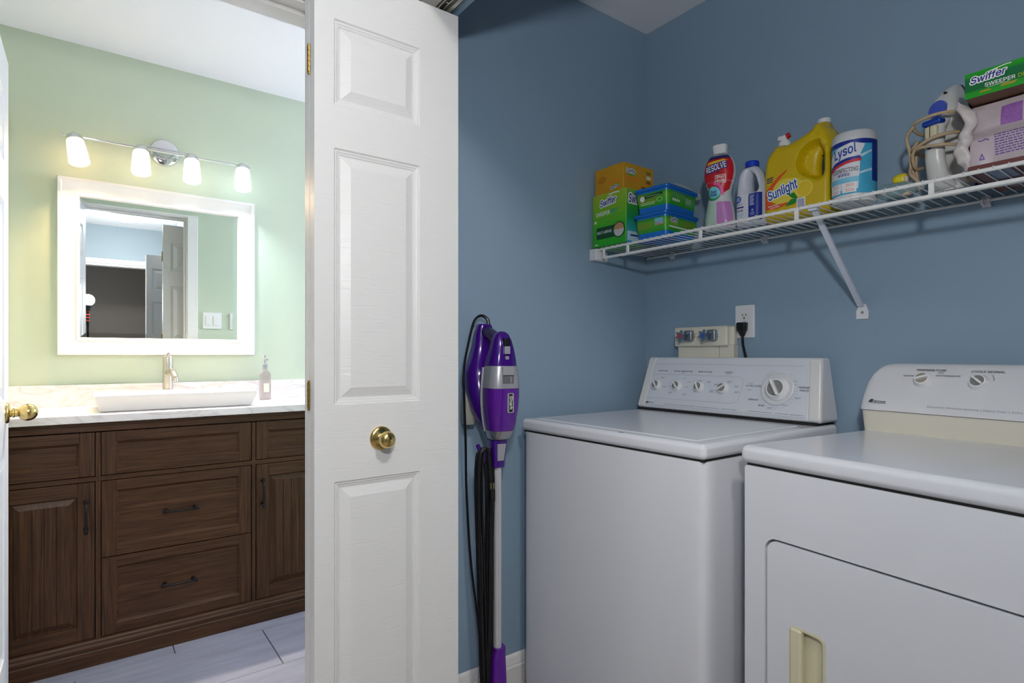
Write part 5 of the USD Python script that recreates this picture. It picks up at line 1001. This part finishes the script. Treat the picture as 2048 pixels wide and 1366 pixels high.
# pads pack, box under it, box on it, bags
fb = thing('flat_box', 'flat maroon printed box lying on the wires under the purple and white pack', 'box', (1.560, 0.298, DZ), -90)
part(fb, 'carton', bx(-0.118, 0.118, 0, 0.235, 0, 0.0145, 0.001), mat('maroon_carton', (104, 52, 48), 0.5), False)
FB = lambda u, v_, w_: (u, v_, -w_)
def under(name, poly, m_, layer=1):
    sh_ = sheet(poly); vv = sh_.vertices
    mm = trimesh.Trimesh(np.c_[vv[:, 0], vv[:, 1], np.full(len(vv), -0.0003 * layer)], sh_.faces[:, ::-1], process=False); part(fb, name, mm, m_, False)
under('grey_label', sbox(-0.095, 0.02, -0.05, 0.10), mat('grey_blue_print', (130, 138, 160), 0.5))
for q in (sbox(-0.03, 0.01, 0.02, 0.03), sbox(-0.02, 0.12, 0.06, 0.19), sbox(0.0, 0.045, 0.03, 0.06)): under('yellow_stripe', q, mat('yellow_green_print', (150, 160, 40), 0.5))
under('lilac_label', sbox(0.03, 0.02, 0.10, 0.11), mat('lilac_print', (150, 120, 170), 0.5))
under('grey_label', sbox(-0.09, 0.13, -0.04, 0.20), mat('grey_print', (120, 110, 112), 0.5))
pk = thing('pads_pack', 'soft white and purple pack of pads under the green dry cloth box', 'pack', (1.572, 0.298, DZ + 0.016), -90)
pw, ph, pd = 0.115, 0.132, 0.19
def pack_pt(u, v_, off=0.0):
    """Front face of the pack: u across, v up; bulging, with a fold at mid height."""
    u = np.asarray(u, float); v_ = np.asarray(v_, float)
    y = -0.010 * np.cos(np.clip(u / pw, -1, 1) * 1.45) * np.sin(np.clip(v_ / ph, 0, 1) * 3.0) + 0.012 * np.exp(-((v_ - 0.066) / 0.006) ** 2) - 0.004 * (v_ < 0.066)
    y = y + 0.006 * (meshkit.noise(np.stack([u * 28, v_ * 34, u * 0 + 2.0], -1), 5) - 0.5) + 0.05 * np.clip((v_ - ph * 0.80) / ph, 0, 1) ** 1.5 * 1.6
    return u, y - off, v_
nu, nv = 44, 36
U, Vv = np.meshgrid(np.linspace(-pw, pw, nu), np.linspace(0.0, ph, nv))
x_, y_, z_ = pack_pt(U, Vv)
fr = np.stack([x_, y_, z_], -1).reshape(-1, 3); bk = np.stack([U, np.full_like(U, pd), Vv], -1).reshape(-1, 3)
idx = np.arange(nu * nv).reshape(nv, nu); Fq = []
for j in range(nv - 1):
    for i in range(nu - 1):
        a, b_, c_, e_ = idx[j, i], idx[j, i + 1], idx[j + 1, i + 1], idx[j + 1, i]; o_ = nu * nv
        Fq += [(a, b_, c_), (a, c_, e_), (a + o_, c_ + o_, b_ + o_), (a + o_, e_ + o_, c_ + o_)]
loop = list(idx[0, :]) + list(idx[1:, -1]) + list(idx[-1, -2::-1]) + list(idx[-2:0:-1, 0])
for i in range(len(loop)):
    a, b_ = loop[i], loop[(i + 1) % len(loop)]; Fq += [(b_, a, a + nu * nv), (b_, a + nu * nv, b_ + nu * nv)]
part(pk, 'wrapper', trimesh.Trimesh(np.vstack([fr, bk]), Fq, process=False), mat('pack_film', (190, 178, 182), 0.35), 45)
def pprint(name, poly, m_, layer=1): 
    sh_ = sheet(poly, 0.006); vv = sh_.vertices
    part(pk, name, trimesh.Trimesh(np.stack(pack_pt(vv[:, 0], vv[:, 1], 0.0006 * layer), 1), sh_.faces, process=False), m_, True, kind='stuff' if name == 'small_lettering' else None)
M_vio = mat('violet_print', (146, 96, 168), 0.4, noise=(160, 0.2))
pprint('purple_band', sbox(-0.062, 0.075, -0.026, 0.117), M_vio)
pprint('purple_band', sbox(0.05, 0.075, 0.09, 0.117), M_vio)
M_vt = mat('violet_ink', (120, 78, 160), 0.5)
txt = []
for k in range(9):
    x = -0.072
    while x < 0.085: wv = rg.uniform(0.003, 0.009); txt.append(sbox(x, 0.056 - 0.0052 * k, x + wv, 0.0585 - 0.0052 * k)); x += wv + 0.0016
pprint('small_lettering', unary_union(txt), M_vt)
pprint('symbol', unary_union([Polygon([(-0.098, 0.010), (-0.094, 0.022), (-0.090, 0.010)]).buffer(0.001).difference(Polygon([(-0.096, 0.012), (-0.094, 0.018), (-0.092, 0.012)])), LineString([(-0.10, 0.052), (-0.094, 0.050), (-0.088, 0.053), (-0.082, 0.050)]).buffer(0.0012)]), M_vt)
part(pk, 'top_flap', loft([np.array([(x, 0.005 + 0.03 * k_ + 0.004 * math.sin(x * 90 + k_), 0.1185 + 0.012 * math.sin(k_ * 1.6) + 0.002 * math.sin(x * 130)) for x in np.linspace(-0.10, pw, 24)] + [(x, 0.005 + 0.03 * k_ + 0.004 * math.sin(x * 90 + k_), 0.1155 + 0.012 * math.sin(k_ * 1.6) + 0.002 * math.sin(x * 130)) for x in np.linspace(pw, -0.10, 24)]) for k_ in np.linspace(0, 1.5, 6)]), mat('pack_film', (190, 178, 182)), 45)

db = thing('dry_cloth_box', 'green dry cloth box with barcode label, on top of the purple and white pack', 'box', (1.530, 0.290, DZ + 0.0165 + 0.1365), -89)
bw2, bd2, bh2 = 0.122, 0.20, 0.054
part(db, 'carton', bx(-bw2, bw2, 0, bd2, 0, bh2, 0.001), mat('brown_card', (122, 90, 72), 0.7), False)
print_on(db, 'front_print', sbox(-bw2, 0.0, bw2, bh2), ramp_mat('dry_box_print', [(0.0, (30, 160, 30)), (0.012, (26, 150, 30)), (0.016, (0, 104, 50)), (0.040, (0, 110, 56)), (0.046, (20, 150, 20)), (0.054, (30, 160, 30))]), FF, 1)
logo(db, -0.082, 0.0310, 0.0135, 0.060, FF, 3)
print_on(db, 'lettering', at(text_poly('SWEEPER', 0.0075, True, width=0.050), -0.088, 0.0165, 0, center=False), M_wink, FF, 3)
print_on(db, 'lettering', at(text_poly('DRY', 0.0075, True, width=0.020), -0.034, 0.0165, 0, center=False), mat('lime_ink2', (150, 170, 30), 0.5), FF, 3)
print_on(db, 'swoosh', unary_union([LineString([(-0.08, 0.047), (-0.055, 0.051), (-0.045, 0.051)]).buffer(0.001), LineString([(-0.084, 0.0142), (-0.048, 0.0142)]).buffer(0.0004)]), M_wink, FF, 3)
print_on(db, 'flash', unary_union([Polygon([(-0.062, 0.0075), (-0.060, 0.0125), (-0.034, 0.0125), (-0.040, 0.0075)]), Polygon([(-0.098, 0.0065), (-0.094, 0.0105), (-0.080, 0.0105), (-0.076, 0.0065)])]), mat('gold_print', (170, 150, 20), 0.5), FF, 2)
print_on(db, 'barcode', sbox(-0.009, 0.013, 0.06, 0.053), M_wink, FF, 3)
print_on(db, 'barcode_lines', unary_union([sbox(-0.005, 0.017 + 0.0033 * k, 0.055, 0.0188 + 0.0033 * k) for k in range(10)]), mat('violet_blue_ink', (90, 90, 160), 0.5), FF, 4)

def crumple(path, wid, thick, seed, n=30):
    P_ = spline(path, 7); rings = []
    for i, p_ in enumerate(P_):
        a = np.linspace(0, 2 * np.pi, n, endpoint=False)
        wv = np.interp(i / (len(P_) - 1), np.linspace(0, 1, len(wid)), wid)
        q_ = np.stack([p_[0] + wv * np.cos(a), p_[1] + thick * np.sin(a), np.full(n, p_[2])], 1)
        q_ += (np.stack([meshkit.noise(q_ * 55 + 10 * k, seed + k) for k in range(3)], 1) - 0.5) * [0.010, 0.012, 0.010]
        rings.append(q_)
    return loft(rings)
pb = thing('plastic_bag', 'crumpled white plastic bag squeezed between the iron and the purple and white pack', 'plastic bag', (1.572, 0.428, DZ + 0.001), -90)
part(pb, 'film', crumple([(-0.006, 0.0, 0.165), (0.000, -0.004, 0.150), (0.014, -0.010, 0.130), (0.016, -0.012, 0.105), (0.008, -0.010, 0.080), (0.002, -0.008, 0.055), (0.004, -0.004, 0.03), (0.012, 0.004, 0.012), (0.014, 0.006, 0.008)], (0.004, 0.013, 0.012, 0.011, 0.013, 0.014, 0.012, 0.010), 0.012, 21), mat('bag_film', (206, 196, 194), 0.4), 40)
pa = thing('paper_bag', 'folded brown paper bag standing behind the crumpled plastic bag', 'paper bag', (1.60, 0.423, DZ + 0.001), -90)
part(pa, 'paper', loft([np.array([(-0.006 + 0.003 * math.sin(z * 60), 0, z), (0.006, -0.002, z), (0.008, 0.075, z), (-0.002, 0.075, z)]) for z in np.linspace(0, 0.145, 8)]), mat('brown_paper', (140, 110, 86), 0.8), False)
